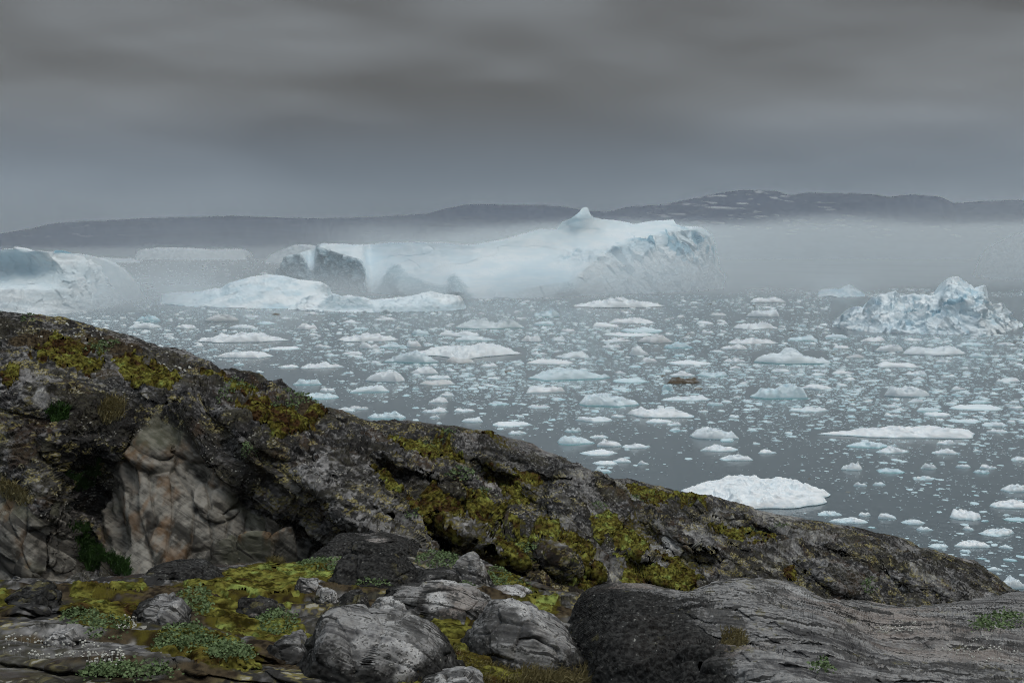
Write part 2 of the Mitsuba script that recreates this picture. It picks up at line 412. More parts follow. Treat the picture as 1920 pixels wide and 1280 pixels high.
berg('iceberg', L_TOP, L_BASE, l_depth, 330, 110, 140, l_disp, l_masks, 'pale blue iceberg with a smooth sloping face, at the left edge', rnd=5, jag=1.0)


# low bergs and far bergs -------------------------------------------
def simple(disp_a, disp_b, tilt, blue=0.15, seed=50, dirt=None, lump=0.0):
    def depth(px, py, v):
        return tilt * (1 - v) ** 1.1 + 0 * px

    def disp(P, px, py):
        x, y, z = P[..., 0], P[..., 1], P[..., 2]
        d = disp_a * (fb(np.stack([x / 22, y / 26, z / 9], -1), 4, seed) - 0.5) + disp_b * (fb(np.stack([x / 5, y / 6, z / 4], -1), 3, seed + 1) - 0.5)
        d = d + 0.3 * min(disp_b, 2.2) * facets(P, 400, 0.22, seed + 6)
        if lump:
            d = d + lump * (np.abs(fb(np.stack([x / 9, y / 9, z / 7], -1), 3, seed + 2) - 0.5) * 2 - 0.25)
        return d

    def masks(P, px, py, v):
        n = fb(np.stack([P[..., 0] / 10, P[..., 1] / 12, P[..., 2] / 6], -1), 4, seed + 3)
        b = blue * (0.4 + 1.4 * sstep(0.42, 0.66, n))
        dd = dirt(px, py, n) if dirt else 0 * px
        return b, dd
    return depth, disp, masks


d, s, m = simple(5, 1.5, 46, 0.22, 51)
berg('iceberg', [(300, 562), (303, 552), (325, 548), (372, 547), (402, 540), (412, 541), (430, 530), (470, 519), (500, 514), (530, 517), (560, 524), (600, 528), (614, 536), (622, 552)],
     [(300, 570), (340, 574), (420, 578), (520, 579), (600, 577), (622, 572)], d, 220, 60, 60, s, m, 'low rounded iceberg in front of the dark cliffs of the great iceberg', rnd=6, jag=1.2)


def dirt4(px, py, n):
    return 0.55 * poly_mask(px + 12 * (n - 0.5), py + 6 * (n - 0.5), [(592, 576), (612, 560), (626, 552), (648, 558), (668, 556), (688, 566), (700, 580)], 3) + 0.45 * poly_mask(px, py + 8 * (n - 0.5), [(700, 582), (720, 576), (800, 574), (850, 566), (872, 562), (876, 590), (700, 590)], 3)


d, s, m = simple(4, 2.2, 40, 0.12, 55, dirt4, 1.5)
berg('iceberg', [(540, 574), (558, 562), (578, 555), (600, 552), (612, 556), (624, 550), (640, 556), (652, 553), (668, 557), (684, 557), (694, 562), (720, 560), (760, 556), (790, 550), (806, 545), (820, 549), (845, 553), (862, 555), (868, 562), (874, 574)],
     [(540, 580), (600, 584), (700, 586), (800, 585), (860, 582), (874, 578)], d, 260, 60, 60, s, m, 'long low iceberg with a small grey pyramid, before the great iceberg', rnd=7, jag=2.2)

d, s, m = simple(14, 4, 240, 0.0, 60)
berg('iceberg', [(255, 481), (257, 472), (264, 468), (272, 466), (278, 467), (296, 464), (330, 464), (360, 465), (400, 468), (430, 467), (452, 467), (459, 471), (462, 480)],
     [(255, 486), (350, 488), (462, 487)], d, 180, 36, 300, s, m, 'far flat topped iceberg, a pale tabular strip under the hills', rnd=8, jag=0.8)
d, s, m = simple(10, 4, 140, 0.05, 63)
berg('iceberg', [(498, 488), (505, 480), (530, 468), (552, 459), (570, 458), (600, 462), (660, 470), (700, 480)], [(498, 494), (600, 497), (700, 496)], d, 120, 40, 120, s, m,
     'faint fogged iceberg showing behind the left end of the great iceberg', rnd=9, jag=0.8)
d, s, m = simple(9, 3, 100, 0.1, 66)
berg('iceberg', [(150, 490), (190, 482), (215, 484), (245, 485), (262, 490)], [(150, 492), (262, 493)], d, 60, 16, 100, s, m, 'low pale iceberg between the left edge iceberg and the far flat one', rnd=9, jag=0.8)
d, s, m = simple(10, 4, 90, 0.1, 68)
berg('iceberg', [(1840, 500), (1860, 462), (1880, 452), (1905, 440), (1930, 434), (1990, 446), (2020, 500)], [(1840, 522), (1930, 526), (2020, 522)], d, 120, 40, 100, s, m, 'ghostly iceberg almost lost in the fog at the right edge', rnd=10)
d, s, m = simple(4, 3, 30, 0.3, 70, None, 2)
berg('iceberg', [(1533, 552), (1536, 546), (1545, 542), (1562, 541), (1574, 543), (1582, 538), (1594, 534), (1602, 540), (1612, 545), (1622, 552)], [(1533, 556), (1580, 558), (1622, 556)], d, 80, 26, 26, s, m,
     'small fogged iceberg of two blue grey blocks behind the rubble iceberg', rnd=11, jag=2)

# the rubble iceberg at right ---------------------------------------
R_TOP = [(1560, 608), (1565, 600), (1578, 590), (1588, 580), (1600, 576), (1607, 574), (1620, 578), (1626, 568), (1636, 558), (1652, 552), (1664, 551), (1672, 546), (1680, 546), (1692, 556), (1700, 553), (1716, 551), (1736, 552), (1752, 553), (1763, 549), (1772, 536),
         (1776, 525), (1786, 519), (1797, 520), (1803, 523), (1812, 530), (1822, 536), (1830, 542), (1836, 537), (1848, 534), (1852, 546), (1853, 562), (1860, 572), (1868, 570), (1878, 567), (1884, 572), (1890, 590), (1900, 602), (1918, 606)]
R_BASE = [(1560, 612), (1600, 620), (1650, 624), (1720, 626), (1800, 628), (1850, 630), (1885, 624), (1918, 611)]


def r_depth(px, py, v):
    d = 26 * (1 - v) ** 1.0 + 14 * sstep(0.5, 0.0, v)
    d = d - 9 * bump2(px, py, 1815, 560, 30, 12) + 6 * bump2(px, py, 1678, 585, 14, 18) + 5 * bump2(px, py, 1755, 578, 12, 8)  + 5 * bump2(px, py, 1615, 600, 20, 14) - 6 * bump2(px, py, 1840, 590, 14, 14) + 6 * bump2(px, py, 1875, 588, 12, 18)
    return np.maximum(d, 0)


def r_disp(P, px, py):
    x, y, z = P[..., 0], P[..., 1], P[..., 2]
    lump = np.abs(fb(np.stack([x / 9, y / 9, z / 7], -1), 2, 81) - 0.5) * 2
    cell = 0
    g = np.random.default_rng(8).random((260, 3)) * [92, 52, 32] + [x.min(), y.min() - 5, -2]
    best = np.full(x.shape, 1e9)
    sec = best.copy()
    for c in g:
        dd = (x - c[0]) ** 2 + (0.6 * (y - c[1])) ** 2 + (1.1 * (z - c[2])) ** 2
        sec = np.where(dd < best, best, np.minimum(sec, dd))
        best = np.minimum(best, dd)
    edge = np.sqrt(sec) - np.sqrt(best)
    smooth = np.maximum(bump2(px, py, 1812, 560, 26, 12), bump2(px, py, 1850, 615, 60, 14))
    return (-1.3 * sstep(1.6, 0.0, edge) + 2.4 * (lump - 0.3) + 0.8 * (fb(np.stack([x / 2.2, y / 2.2, z / 2.0], -1), 3, 84) - 0.5)) * (1 - 0.75 * smooth) + (0.9 * facets(P, 130, 0.26, 86) + 0.7 * facets(P, 900, 0.25, 88)) * (1 - 0.6 * smooth)


def r_masks(P, px, py, v):
    n = fb(np.stack([P[..., 0] / 6, P[..., 1] / 6, P[..., 2] / 5], -1), 4, 85)
    b = 0.05 + 0.40 * sstep(0.58, 0.70, n)
    b = np.maximum(b, 0.75 * poly_mask(px, py + 6 * (n - 0.5), [(1768, 570), (1790, 558), (1812, 552), (1815, 560), (1800, 566), (1775, 574)], 2))
    b = np.maximum(b, 0.6 * sstep(0.45, 0.62, n) * poly_mask(px, py, [(1812, 540), (1846, 545), (1848, 570), (1816, 575)], 5))
    b = np.maximum(b, 0.9 * poly_mask(px, py, [(1742, 578), (1750, 584), (1768, 583), (1762, 588), (1748, 588)], 1.5))
    dirt = 0.34 * sstep(0.5, 0.7, n) * poly_mask(px, py, [(1660, 600), (1680, 556), (1760, 560), (1770, 600), (1720, 615)], 15) + 0.25 * sstep(0.52, 0.7, fb(np.stack([P[..., 0] / 3 + 9, P[..., 1] / 3, P[..., 2] / 3], -1), 3, 87))
    dirt = np.maximum(dirt, 0.5 * poly_mask(px, py + 5 * (n - 0.5), [(1562, 612), (1575, 594), (1588, 590), (1590, 600), (1576, 616)], 3))
    return b, dirt


berg('iceberg', R_TOP, R_BASE, r_depth, 330, 120, 40, r_disp, r_masks, 'broken rubbly iceberg of heaped blocks with blue patches, near the right edge', rnd=12, jag=5)


# ------------------------------------------------------------------ drifting ice
def floe_mesh(px0, px1, yt, yb, kind, seed, knots=None, nmax=72):
    """One floe from its extent in the photograph: it lies on the sea at its own distance, with its own width, depth and height. Returns (mesh, uv, centre)."""
    rng = np.random.default_rng(seed)
    cx = (px0 + px1) / 2
    D0 = float(sea_D(np.array(yb)))
    k = D0 / F
    wid = (px1 - px0) * k
    hpx = max(yb - yt, 2.0)
    share = {'flat': 0.85, 'mound': 0.66, 'jag': 0.56, 'block': 0.42, 'raft': 0.86}[kind]
    dep = min(share * hpx * D0 * D0 / (F * H), {'flat': 0.8, 'raft': 1.2}.get(kind, 0.62) * wid)
    dep = max(dep, 0.22 * wid)
    dep_px = dep * F * H / (D0 * D0)
    hgt = 0.84 * max((hpx - 0.62 * dep_px), 0.22 * hpx) * k
    c = at(cx, yb, D0)
    c = c + np.array([0, dep / 2, 0])
    c[0] = c[0] * (D0 + dep / 2) / D0
    ns = int(np.clip((px1 - px0) * 0.9, 14, nmax))
    nr = int(np.clip(ns / 2.6, 5, 40))
    th = np.arange(ns) / ns * 2 * np.pi
    nk = int(rng.integers(6, 11))
    ka = np.sort((np.arange(nk) + rng.uniform(-0.38, 0.38, nk)) / nk * 2 * np.pi)
    kr = rng.uniform(0.66, 1.12, nk)
    kx, ky = np.append(kr * np.cos(ka), kr[0] * np.cos(ka[0])), np.append(kr * np.sin(ka), kr[0] * np.sin(ka[0]))
    ta = np.interp(th, np.append(np.append(ka[-1] - 2 * np.pi, ka), ka[0] + 2 * np.pi), np.arange(-1, nk + 1))
    ii, tt = np.floor(ta).astype(int) % nk, ta - np.floor(ta)
    ox, oy = kx[ii] * (1 - tt) + kx[ii + 1] * tt, ky[ii] * (1 - tt) + ky[ii + 1] * tt
    ro = np.hypot(ox, oy) * (1 + (0.34 if px1 - px0 > 40 else 0.2) * (fb(np.stack([np.cos(th) * 2.6 + seed * 3.7, np.sin(th) * 2.6, th * 0], -1), 3, seed) - 0.5))
    th = np.arctan2(oy, ox)
    ro = ro / np.abs(ro * np.cos(th)).max()
    r = np.linspace(0, 1, nr + 1)[1:]
    X = (r[:, None] * ro * np.cos(th)) * wid / 2
    Y = (r[:, None] * ro * np.sin(th)) * dep / 2
    X, Y = np.concatenate([[0.0], X.ravel()]), np.concatenate([[0.0], Y.ravel()])
    X = (X - X.min()) / (X.max() - X.min()) * wid - wid / 2
    Y = (Y - Y.min()) / (Y.max() - Y.min()) * dep - dep / 2
    R = np.concatenate([[0.0], np.repeat(r, ns)])
    if knots is None:
        kn = np.linspace(-1, 1, int(rng.integers(4, 8)))
        kv = rng.uniform(0.45, 1.0, len(kn)) if kind in ('jag', 'mound', 'block') else rng.uniform(0.6, 1.0, len(kn))
        kv[0] = kv[-1] = 0.4
        kv[int(rng.integers(1, len(kn) - 1))] = 1.0
    else:
        kn, kv = np.array(knots, float).T
        kv = 0.12 + 0.88 * kv
    prof = PchipInterpolator(kn, kv)(np.clip(X / (wid / 2), kn[0], kn[-1]))
    u = max(hgt, 0.03 * wid)
    u = min(u, 0.16 * wid)
    q = np.stack([X / (2.0 * u) + seed, Y / (2.6 * u), 0 * X], -1)
    n1 = fb(q, 3, seed + 1)
    lump = 1 - np.abs(fb(q * 1.4, 3, seed + 2) - 0.5) * 2.6
    edge = {'flat': 10, 'raft': 10, 'mound': 5, 'jag': 6, 'block': 8}[kind]
    dome = np.clip(1 - R ** edge, 0, 1)
    if kind == 'flat':
        z = hgt * prof * (0.3 + 0.65 * n1 + 0.3 * np.clip(lump, 0, 1)) * dome
    elif kind == 'raft':
        z = hgt * prof * (0.05 + 0.55 * n1 + 0.75 * np.clip(lump, 0, 1) ** 1.3) * dome
    elif kind == 'jag':
        z = hgt * prof * (0.18 + 0.3 * n1 + 0.75 * np.clip(lump, 0, 1) ** 1.4) * dome ** 0.8
    else:
        z = hgt * prof * (0.35 + 0.6 * n1 + 0.35 * np.clip(lump, 0, 1)) * dome ** 0.6
    z = z + dome * facets(np.stack([X, Y, 0 * X], -1), max(int(ns * nr / 22), 5), 0.45 if kind != 'flat' else 0.2, seed + 8, (1, 1, 1)) * min(1.0, 2.2 * hgt / (0.3 * wid + 1e-6))
    z = np.maximum(z, 0.0) + 0.035 * hpx * k * (1 + dome)
    z = z * hgt / max(z.max(), 1e-6)
    Vt = np.stack([X, Y, z], -1)
    sk = Vt[-ns:].copy() * [0.97, 0.97, 1]
    sk[:, 2] = -0.25 * min(1, hgt)
    V = np.concatenate([Vt, sk])
    f = [[0, 1 + i, 1 + (i + 1) % ns] for i in range(ns)]
    for a in range(nr):
        o = 1 + a * ns
        for i in range(ns):
            j = (i + 1) % ns
            f += [[o + i, o + ns + i, o + ns + j], [o + i, o + ns + j, o + j]]
    return V, np.array(f), c


def add_floe(key, px0, px1, yt, yb, kind, seed, label, cat, blue=0.0, dirt=0.0, knots=None, group=None, nmax=72):
    assert len(label.split()) <= 16, label
    V, f, c = floe_mesh(px0, px1, yt, yb, kind, seed, knots, nmax)
    V = V + c
    V[:, 2] -= c[2]
    n = fb(np.stack([V[:, 0] * 0.3 + seed, V[:, 1] * 0.3, V[:, 2] * 0.8], -1), 3, seed + 5)
    uv = np.stack([np.clip(blue * (0.5 + n), 0, 1), np.clip(dirt * (0.6 + 0.8 * n), 0, 1)], -1)
    k0 = put(key, trimesh.Trimesh(V, f, process=False), 'floe_ice', uv=uv, smooth=False, label=label, cat=cat, group=group)
    if blue >= 0.16:
        # the melted shelf of ice just under the surface shows turquoise round the waterline
        rim = V[-nrim(V):].copy()
        m_ = rim.mean(0)
        o_ = (rim - m_) * [1.06, 1.25, 0] + m_
        o_[:, 1] -= 0.06 * np.ptp(rim[:, 1])
        o_[:, 2], rim[:, 2] = 0.012, 0.03
        n_ = len(rim)
        ix = np.arange(n_)
        jx = (ix + 1) % n_
        scene[k0 + '__submerged_shelf'] = mikit.ply(trimesh.Trimesh(np.concatenate([rim, o_]), np.concatenate([np.stack([ix, ix + n_, jx + n_], 1), np.stack([ix, jx + n_, jx], 1)]), process=False), 'shelf_ice')
    return k0


def nrim(V):
    """how many vertices the skirt of a floe has: they lie below the sea"""
    return int((V[:, 2] < 0).sum())


scene['shelf_ice'] = {'type': 'twosided', 'bsdf': {'type': 'principled', 'base_color': {'type': 'rgb', 'value': [0.085, 0.22, 0.235]}, 'roughness': 0.2, 'specular': 0.5}}


J = [(-1, .25), (-.7, .6), (-.4, .5), (-.1, 1), (.2, .7), (.6, .5), (1, .2)]
NAMED = [
    # px0, px1, ytop, ybase, kind, blue, dirt, knots, label
    (1264, 1570, 886, 958, 'raft', 0.02, 0, [(-1, .5), (-.6, .8), (-.2, 1), (.2, .95), (.6, .9), (1, .4)], 'largest white ice floe, broad and rough topped, just beyond the dark ridge'),
    (1528, 1838, 793, 823, 'jag', 0.0, 0, [(-1, .25), (-.7, .5), (-.5, .65), (-.2, .5), (0, .95), (.15, .7), (.35, .8), (.6, .9), (.8, .8), (.88, 1), (1, .3)], 'very long narrow white ice floe with a row of low humps'),
    (1405, 1515, 711, 748, 'jag', 0.42, 0, [(-1, .3), (-.5, .8), (0, .75), (.25, .9), (.5, 1), (.8, .9), (1, .3)], 'turquoise ice floe with a bright blue block at its right end'),
    (1500, 1560, 718, 731, 'flat', 0.06, 0, None, 'thin flat white floe touching the turquoise floe from behind'),
    (1412, 1552, 644, 683, 'mound', 0.16, 0, [(-1, .3), (-.7, .55), (-.3, .6), (-.05, 1), (.1, .85), (.35, .4), (.6, .3), (.85, .45), (1, .2)], 'white ice floe with one tall rounded hump in its middle'),
    (1638, 1692, 641, 660, 'block', 0.1, 0, [(-1, .4), (-.3, .85), (.3, 1), (1, .7)], 'smooth rounded ice block at the left end of a long floe'),
    (1690, 1815, 643, 667, 'mound', 0.12, 0, [(-1, .6), (-.5, .9), (0, .8), (.4, 1), (.7, .6), (1, .2)], 'long pale ice floe with a grey hollow, in front of the rubble iceberg'),
    (1085, 1200, 731, 763, 'jag', 0.25, 0, [(-1, .6), (-.7, 1), (-.3, .9), (.2, .7), (.6, .5), (1, .3)], 'jagged snow topped ice floe with a turquoise foot'),
    (1173, 1302, 758, 784, 'jag', 0.0, 0, [(-1, .2), (-.55, 1), (-.3, .6), (.1, .8), (.45, 1), (.6, .5), (1, .2)], 'white ice floe with two pointed peaks'),
    (988, 1148, 685, 714, 'jag', 0.36, 0, [(-1, .3), (-.6, .7), (-.2, 1), (.2, .95), (.6, .8), (1, .25)], 'pale blue ridged ice floe with many fine furrows'),
    (1250, 1315, 704, 720, 'jag', 0, 1.0, [(-1, .3), (-.6, .9), (-.2, .8), (.2, .6), (.6, 1), (1, .5)], 'dirty brown ice floe covered in mud and gravel'),
    (853, 985, 591, 617, 'jag', 0.22, 0.12, [(-1, .3), (-.5, .8), (-.2, 1), (.1, .5), (.4, .9), (.8, .7), (1, .3)], 'bluish two humped ice floe in front of the long low iceberg'),
    (720, 825, 652, 681, 'block', 0.32, 0.06, [(-1, .05), (-.5, .4), (-.1, 1), (.2, .85), (.6, .4), (1, .1)], 'pale blue wedge of ice with a sharp ridge and a dark crack'),
    (770, 985, 637, 675, 'raft', 0.05, 0.05, [(-1, .3), (-.5, .55), (0, .6), (.3, 1), (.6, .8), (1, .4)], 'long white rafted ice floe behind the pale blue wedge'),
    (1500 - 665, 892, 666, 682, 'flat', 0.02, 0.32, None, 'small dirty beige ice floe in front of the long rafted floe'),
    (785, 855, 710, 723, 'flat', 0, 0.26, None, 'flat beige grey ice floe with a dark underside'),
    (985, 1076, 671, 684, 'flat', 0.02, 0.06, [(-1, .8), (0, 1), (1, .8)], 'smooth flat pale grey floe like a pancake'),
    (632, 748, 620, 641, 'jag', 0.03, 0, J, 'white ice floe with a scalloped top, second row in front of the low icebergs'),
    (370, 546, 616, 643, 'jag', 0.03, 0, [(-1, .1), (-.55, .7), (-.4, .45), (-.1, .8), (.35, 1), (.55, .5), (1, .15)], 'wide white ice floe with several peaks, behind the ridge at left'),
    (410, 514, 654, 672, 'flat', 0.03, 0, [(-1, .9), (0, 1), (.6, .7), (1, .3)], 'smooth flat white floe just behind the ridge at left'),
    (565, 648, 676, 691, 'jag', 0.02, 0, J, 'thin white floe with a serrated top edge, left of the rounded floe'),
    (684, 760, 689, 717, 'mound', 0.05, 0, [(-1, .2), (-.5, .6), (0, .8), (.4, 1), (1, .3)], 'rounded white ice floe with a sloping back'),
    (658, 733, 718, 736, 'mound', 0.2, 0, [(-1, .3), (-.3, .9), (.3, 1), (1, .4)], 'blue footed oval floe in front of the rounded white floe'),
    (852, 932, 624, 640, 'mound', 0.22, 0, [(-1, .4), (-.4, 1), (.2, .9), (.7, .4), (1, .15)], 'smooth bluish ice floe shaped like a slipper'),
    (1293, 1383, 794, 824, 'mound', 0.12, 0, [(-1, .2), (-.5, .8), (-.1, 1), (.4, .6), (.62, .5), (.78, 1), (.9, .5), (1, .3)], 'white ice floe with a small horn at its right end'),
    (1656, 1742, 717, 745, 'mound', 0.1, 0, [(-1, .4), (-.65, 1), (-.45, .6), (0, .6), (.5, .7), (1, .2)], 'ice floe with a small upright block at its left end'),
    (1365, 1461, 629, 646, 'jag', 0, 0, J, 'white ridge shaped floe with a toothed top, left of the block floe'),
    (1375, 1459, 597, 618, 'jag', 0.05, 0, [(-1, .4), (-.4, .6), (0, .7), (.5, 1), (1, .4)], 'lumpy white ice floe rising to the right, left of the rubble iceberg'),
    (1400, 1463, 574, 595, 'mound', 0.1, 0, [(-1, .2), (-.2, .6), (.3, .6), (.75, 1), (1, .5)], 'hazy ice floe with a round knob at its right end'),
    (1243, 1300, 638, 653, 'jag', 0.6, 0, J, 'turquoise low floe with a jagged top, in the middle of the brash ice'),
    (1195, 1262, 622, 644, 'mound', 0, 0.16, [(-1, .2), (-.2, .8), (.3, 1), (1, .2)], 'greyish mound of dirty ice behind the turquoise low floe'),
    (1180, 1217, 644, 667, 'block', 0.1, 0, [(-1, .2), (-.1, 1), (.3, .5), (1, .2)], 'small pointed ice peak standing alone'),
    (1070, 1250, 551, 577, 'jag', 0.06, 0, [(-1, .5), (-.6, .4), (-.3, .7), (-.05, 1), (.3, .7), (.7, .4), (1, .1)], 'fogged jagged ice ridge at the foot of the great iceberg'),
    (1777, 1837, 952, 976, 'raft', 0.02, 0, [(-1, .7), (0, 1), (1, .9)], 'smooth loaf shaped white floe near the right edge'),
    (1855, 1932, 934, 954, 'mound', 0.0, 0, [(-1, .4), (-.3, .9), (.4, 1), (1, .6)], 'long white floe cut by the right edge, above the loaf shaped floe'),
    (1877, 1932, 903, 923, 'mound', 0.1, 0, [(-1, .3), (.1, 1), (1, .7)], 'humped floe at the right edge with a bluish foot'),
    (1785, 1856, 1009, 1027, 'mound', 0, 0, [(-1, .1), (0, 1), (1, .1)], 'low pointed floe like a flat roof, beyond the end of the ridge'),
    (1872, 1922, 1072, 1104, 'mound', 0.12, 0, [(-1, .5), (-.2, 1), (.4, .8), (1, .3)], 'white ice lump at the right edge where the ridge meets the water'),
    (255, 302, 587, 603, 'mound', 0.6, 0, [(-1, .2), (.3, 1), (.7, .9), (1, .3)], 'turquoise floe in the haze behind the left slope'),
    (385, 452, 584, 603, 'mound', 0.1, 0.22, [(-1, .3), (0, 1), (1, .4)], 'grey ice bulk in the haze under the low rounded iceberg'),
    (1236, 1336, 736, 752, 'mound', 0.1, 0, [(-1, .2), (0, .25), (.4, .6), (.6, 1), (.8, .4), (1, .2)], 'flat white floe with a bluish hump near its right end'),
    (1405, 1472, 554, 568, 'mound', 0.05, 0, None, 'faint ice floe in the fog left of the two block iceberg'),
    (1240, 1263, 717, 732, 'block', 0.6, 0, [(-1, .3), (.1, 1), (1, .3)], 'tiny turquoise ice knob in front of the dirty brown floe'),
]
PLAIN = [
    (1475, 1534, 626, 639, 'mound'), (1545, 1592, 622, 635, 'mound'), (1610, 1661, 628, 641, 'jag'), (1560, 1593, 644, 654, 'flat'), (1478, 1554, 759, 773, 'jag'), (1715, 1766, 762, 772, 'flat'), (1735, 1786, 770, 782, 'flat'), (1775, 1876, 756, 770, 'flat'),
    (1780, 1842, 785, 794, 'flat'), (1840, 1891, 788, 800, 'mound'), (1845, 1891, 801, 812, 'jag'), (1690, 1737, 692, 703, 'jag'), (1585, 1666, 825, 840, 'mound'), (1640, 1706, 833, 851, 'mound'), (1755, 1791, 821, 834, 'mound'), (1745, 1801, 838, 852, 'jag'),
    (1576, 1616, 860, 882, 'jag'), (1645, 1696, 873, 887, 'mound'), (1725, 1758, 865, 880, 'mound'), (1792, 1821, 868, 878, 'mound'), (1838, 1871, 868, 880, 'jag'), (1826, 1856, 878, 888, 'mound'), (1895, 1932, 852, 865, 'mound'), (1710, 1756, 889, 900, 'jag'),
    (1420, 1456, 841, 851, 'flat'), (1210, 1262, 784, 794, 'flat'), (1250, 1278, 788, 798, 'mound'), (1078, 1149, 778, 792, 'flat'), (1145, 1174, 775, 783, 'flat'), (1045, 1116, 812, 834, 'mound'), (1118, 1166, 820, 838, 'mound'), (1105, 1141, 813, 821, 'mound'),
    (1165, 1221, 827, 841, 'mound'), (1085, 1159, 841, 854, 'flat'), (1148, 1184, 855, 867, 'mound'), (1110, 1159, 862, 872, 'flat'), (1113, 1147, 873, 886, 'mound'), (1195, 1217, 860, 871, 'mound'), (1058, 1091, 799, 810, 'mound'), (1310, 1386, 830, 847, 'mound'),
    (1348, 1411, 847, 864, 'mound'), (1255, 1304, 692, 706, 'mound'), (1306, 1366, 693, 706, 'mound'), (1148, 1219, 708, 718, 'flat'), (1148, 1186, 725, 732, 'flat'), (1200, 1233, 667, 680, 'mound'), (1125, 1186, 630, 642, 'mound'), (1130, 1233, 621, 631, 'jag'),
    (1040, 1106, 654, 672, 'jag'), (1250, 1341, 675, 685, 'flat'), (1325, 1356, 751, 760, 'jag'), (672, 713, 636, 654, 'mound'), (710, 763, 639, 652, 'mound'), (762, 791, 633, 651, 'block'), (640, 681, 657, 666, 'flat'), (820, 900, 615, 631, 'mound'), (768, 823, 684, 702, 'mound'),
    (797, 846, 701, 711, 'mound'), (985, 1061, 719, 738, 'mound'), (803, 841, 739, 756, 'jag'), (823, 853, 733, 743, 'mound'), (988, 1033, 756, 766, 'jag'), (850, 891, 764, 773, 'flat'), (790, 841, 761, 774, 'jag'), (915, 956, 750, 759, 'mound'), (865, 906, 779, 792, 'flat'),
    (922, 1001, 789, 801, 'flat'), (952, 989, 805, 815, 'flat'), (650, 692, 758, 768, 'jag'), (688, 762, 766, 786, 'mound'), (805, 826, 776, 784, 'mound'), (975, 1016, 625, 641, 'jag'), (770, 806, 617, 628, 'flat'), (500, 567, 649, 656, 'flat'), (550, 604, 707, 722, 'jag'),
    (600, 629, 725, 734, 'flat'), (520, 561, 682, 690, 'flat'), (560, 636, 734, 748, 'mound'), (630, 666, 761, 772, 'mound'), (240, 301, 601, 616, 'mound'), (555, 596, 603, 618, 'mound'), (590, 617, 643, 651, 'mound'), (1530, 1578, 955, 967, 'mound'), (1552, 1626, 965, 982, 'mound'),
    (1610, 1633, 958, 968, 'flat'), (1645, 1679, 959, 973, 'mound'), (1690, 1736, 970, 984, 'flat'), (1805, 1826, 984, 994, 'mound'), (1835, 1906, 986, 1006, 'jag'), (1740, 1779, 1017, 1028, 'flat'), (1880, 1906, 1045, 1052, 'flat'), (1600, 1626, 900, 912, 'mound'), (1880, 1926, 969, 977, 'flat'),
    (1000, 1051, 577, 594, 'jag'), (1140, 1231, 591, 607, 'jag'), (1163, 1246, 612, 624, 'flat'), (1305, 1339, 600, 608, 'flat'), (1343, 1366, 599, 608, 'mound'), (1330, 1363, 584, 592, 'mound'), (1110, 1161, 602, 614, 'flat'), (1050, 1081, 614, 623, 'mound'), (1350, 1401, 642, 656, 'mound'),
    (1330, 1359, 654, 661, 'mound'), (1560, 1600, 690, 702, 'mound'), (1585, 1620, 661, 672, 'mound'), (1640, 1720, 676, 690, 'flat'), (1865, 1915, 705, 717, 'mound'), (1815, 1860, 748, 756, 'mound'), (1870, 1905, 640, 648, 'flat'), (1800, 1850, 640, 648, 'flat'), (1690, 1730, 632, 640, 'flat'),
    (1350, 1378, 820, 828, 'flat'), (1000, 1040, 600, 610, 'flat'), (430, 480, 606, 616, 'flat'), (480, 520, 600, 608, 'mound'), (640, 680, 598, 606, 'mound'), (700, 745, 592, 601, 'mound'), (330, 370, 606, 616, 'mound'), (1625, 1648, 1040, 1049, 'flat'), (1850, 1880, 1060, 1070, 'mound')]

RIDGE = interp([(-100, 575), (0, 580), (60, 590), (110, 592), (200, 616), (300, 650), (330, 653), (380, 668), (430, 692), (470, 694), (520, 718), (560, 745), (600, 764), (640, 770), (690, 792), (720, 790), (780, 791), (850, 800), (900, 810), (1000, 836), (1060, 858), (1120, 885), (1150, 896),
                (1200, 902), (1280, 920), (1330, 930), (1400, 950), (1450, 962), (1530, 976), (1620, 993), (1690, 1010), (1760, 1035), (1830, 1055), (1870, 1080), (1900, 1105), (1930, 1114), (2030, 1130)])

for i, (a, b, t, c, kind, bl, di, kn, lab) in enumerate(NAMED):
    add_floe('ice_floe', a, b, t, c, kind, 1000 + 7 * i, lab, 'ice floe', bl, di, kn, nmax=150 if b - a > 120 else 84)

# floes without a look of their own, told apart by the nearest floe that has one
AIM = {'largest white ice floe, broad': 'the broad largest floe', 'very long narrow': 'the very long humped floe', 'turquoise ice floe with a bright': 'the blue block floe', 'white ice floe with one tall': 'the tall humped floe', 'long pale ice floe': 'the floe with a grey hollow',
       'jagged snow topped': 'the jagged turquoise footed floe', 'white ice floe with two pointed': 'the two peaked floe', 'pale blue ridged': 'the furrowed blue floe', 'dirty brown': 'the dirty brown floe', 'bluish two humped': 'the bluish two humped floe', 'pale blue wedge': 'the pale blue wedge',
       'long white rafted': 'the long rafted floe', 'smooth flat pale grey': 'the grey pancake floe', 'wide white ice floe with several': 'the wide peaked floe', 'smooth flat white floe just': 'the smooth flat floe by the ridge', 'rounded white ice floe': 'the rounded floe', 'white ice floe with a small horn': 'the horned floe',
       'ice floe with a small upright': 'the upright block floe', 'white ridge shaped': 'the toothed ridge floe', 'lumpy white': 'the lumpy rising floe', 'hazy ice floe with a round': 'the round knobbed floe', 'turquoise low floe': 'the low turquoise floe', 'small pointed ice peak': 'the lone ice peak',
       'fogged jagged': 'the fogged ice ridge', 'smooth loaf': 'the loaf shaped floe', 'humped floe at the right': 'the humped right edge floe', 'low pointed floe like': 'the roof shaped floe', 'flat white floe with a bluish hump': 'the floe with a bluish hump', 'turquoise floe in the haze': 'the hazy turquoise floe',
       'grey ice bulk': 'the hazy grey bulk', 'white ice floe with a scalloped': 'the scalloped floe', 'white ice lump': 'the ice lump by the ridge end'}
marks = []
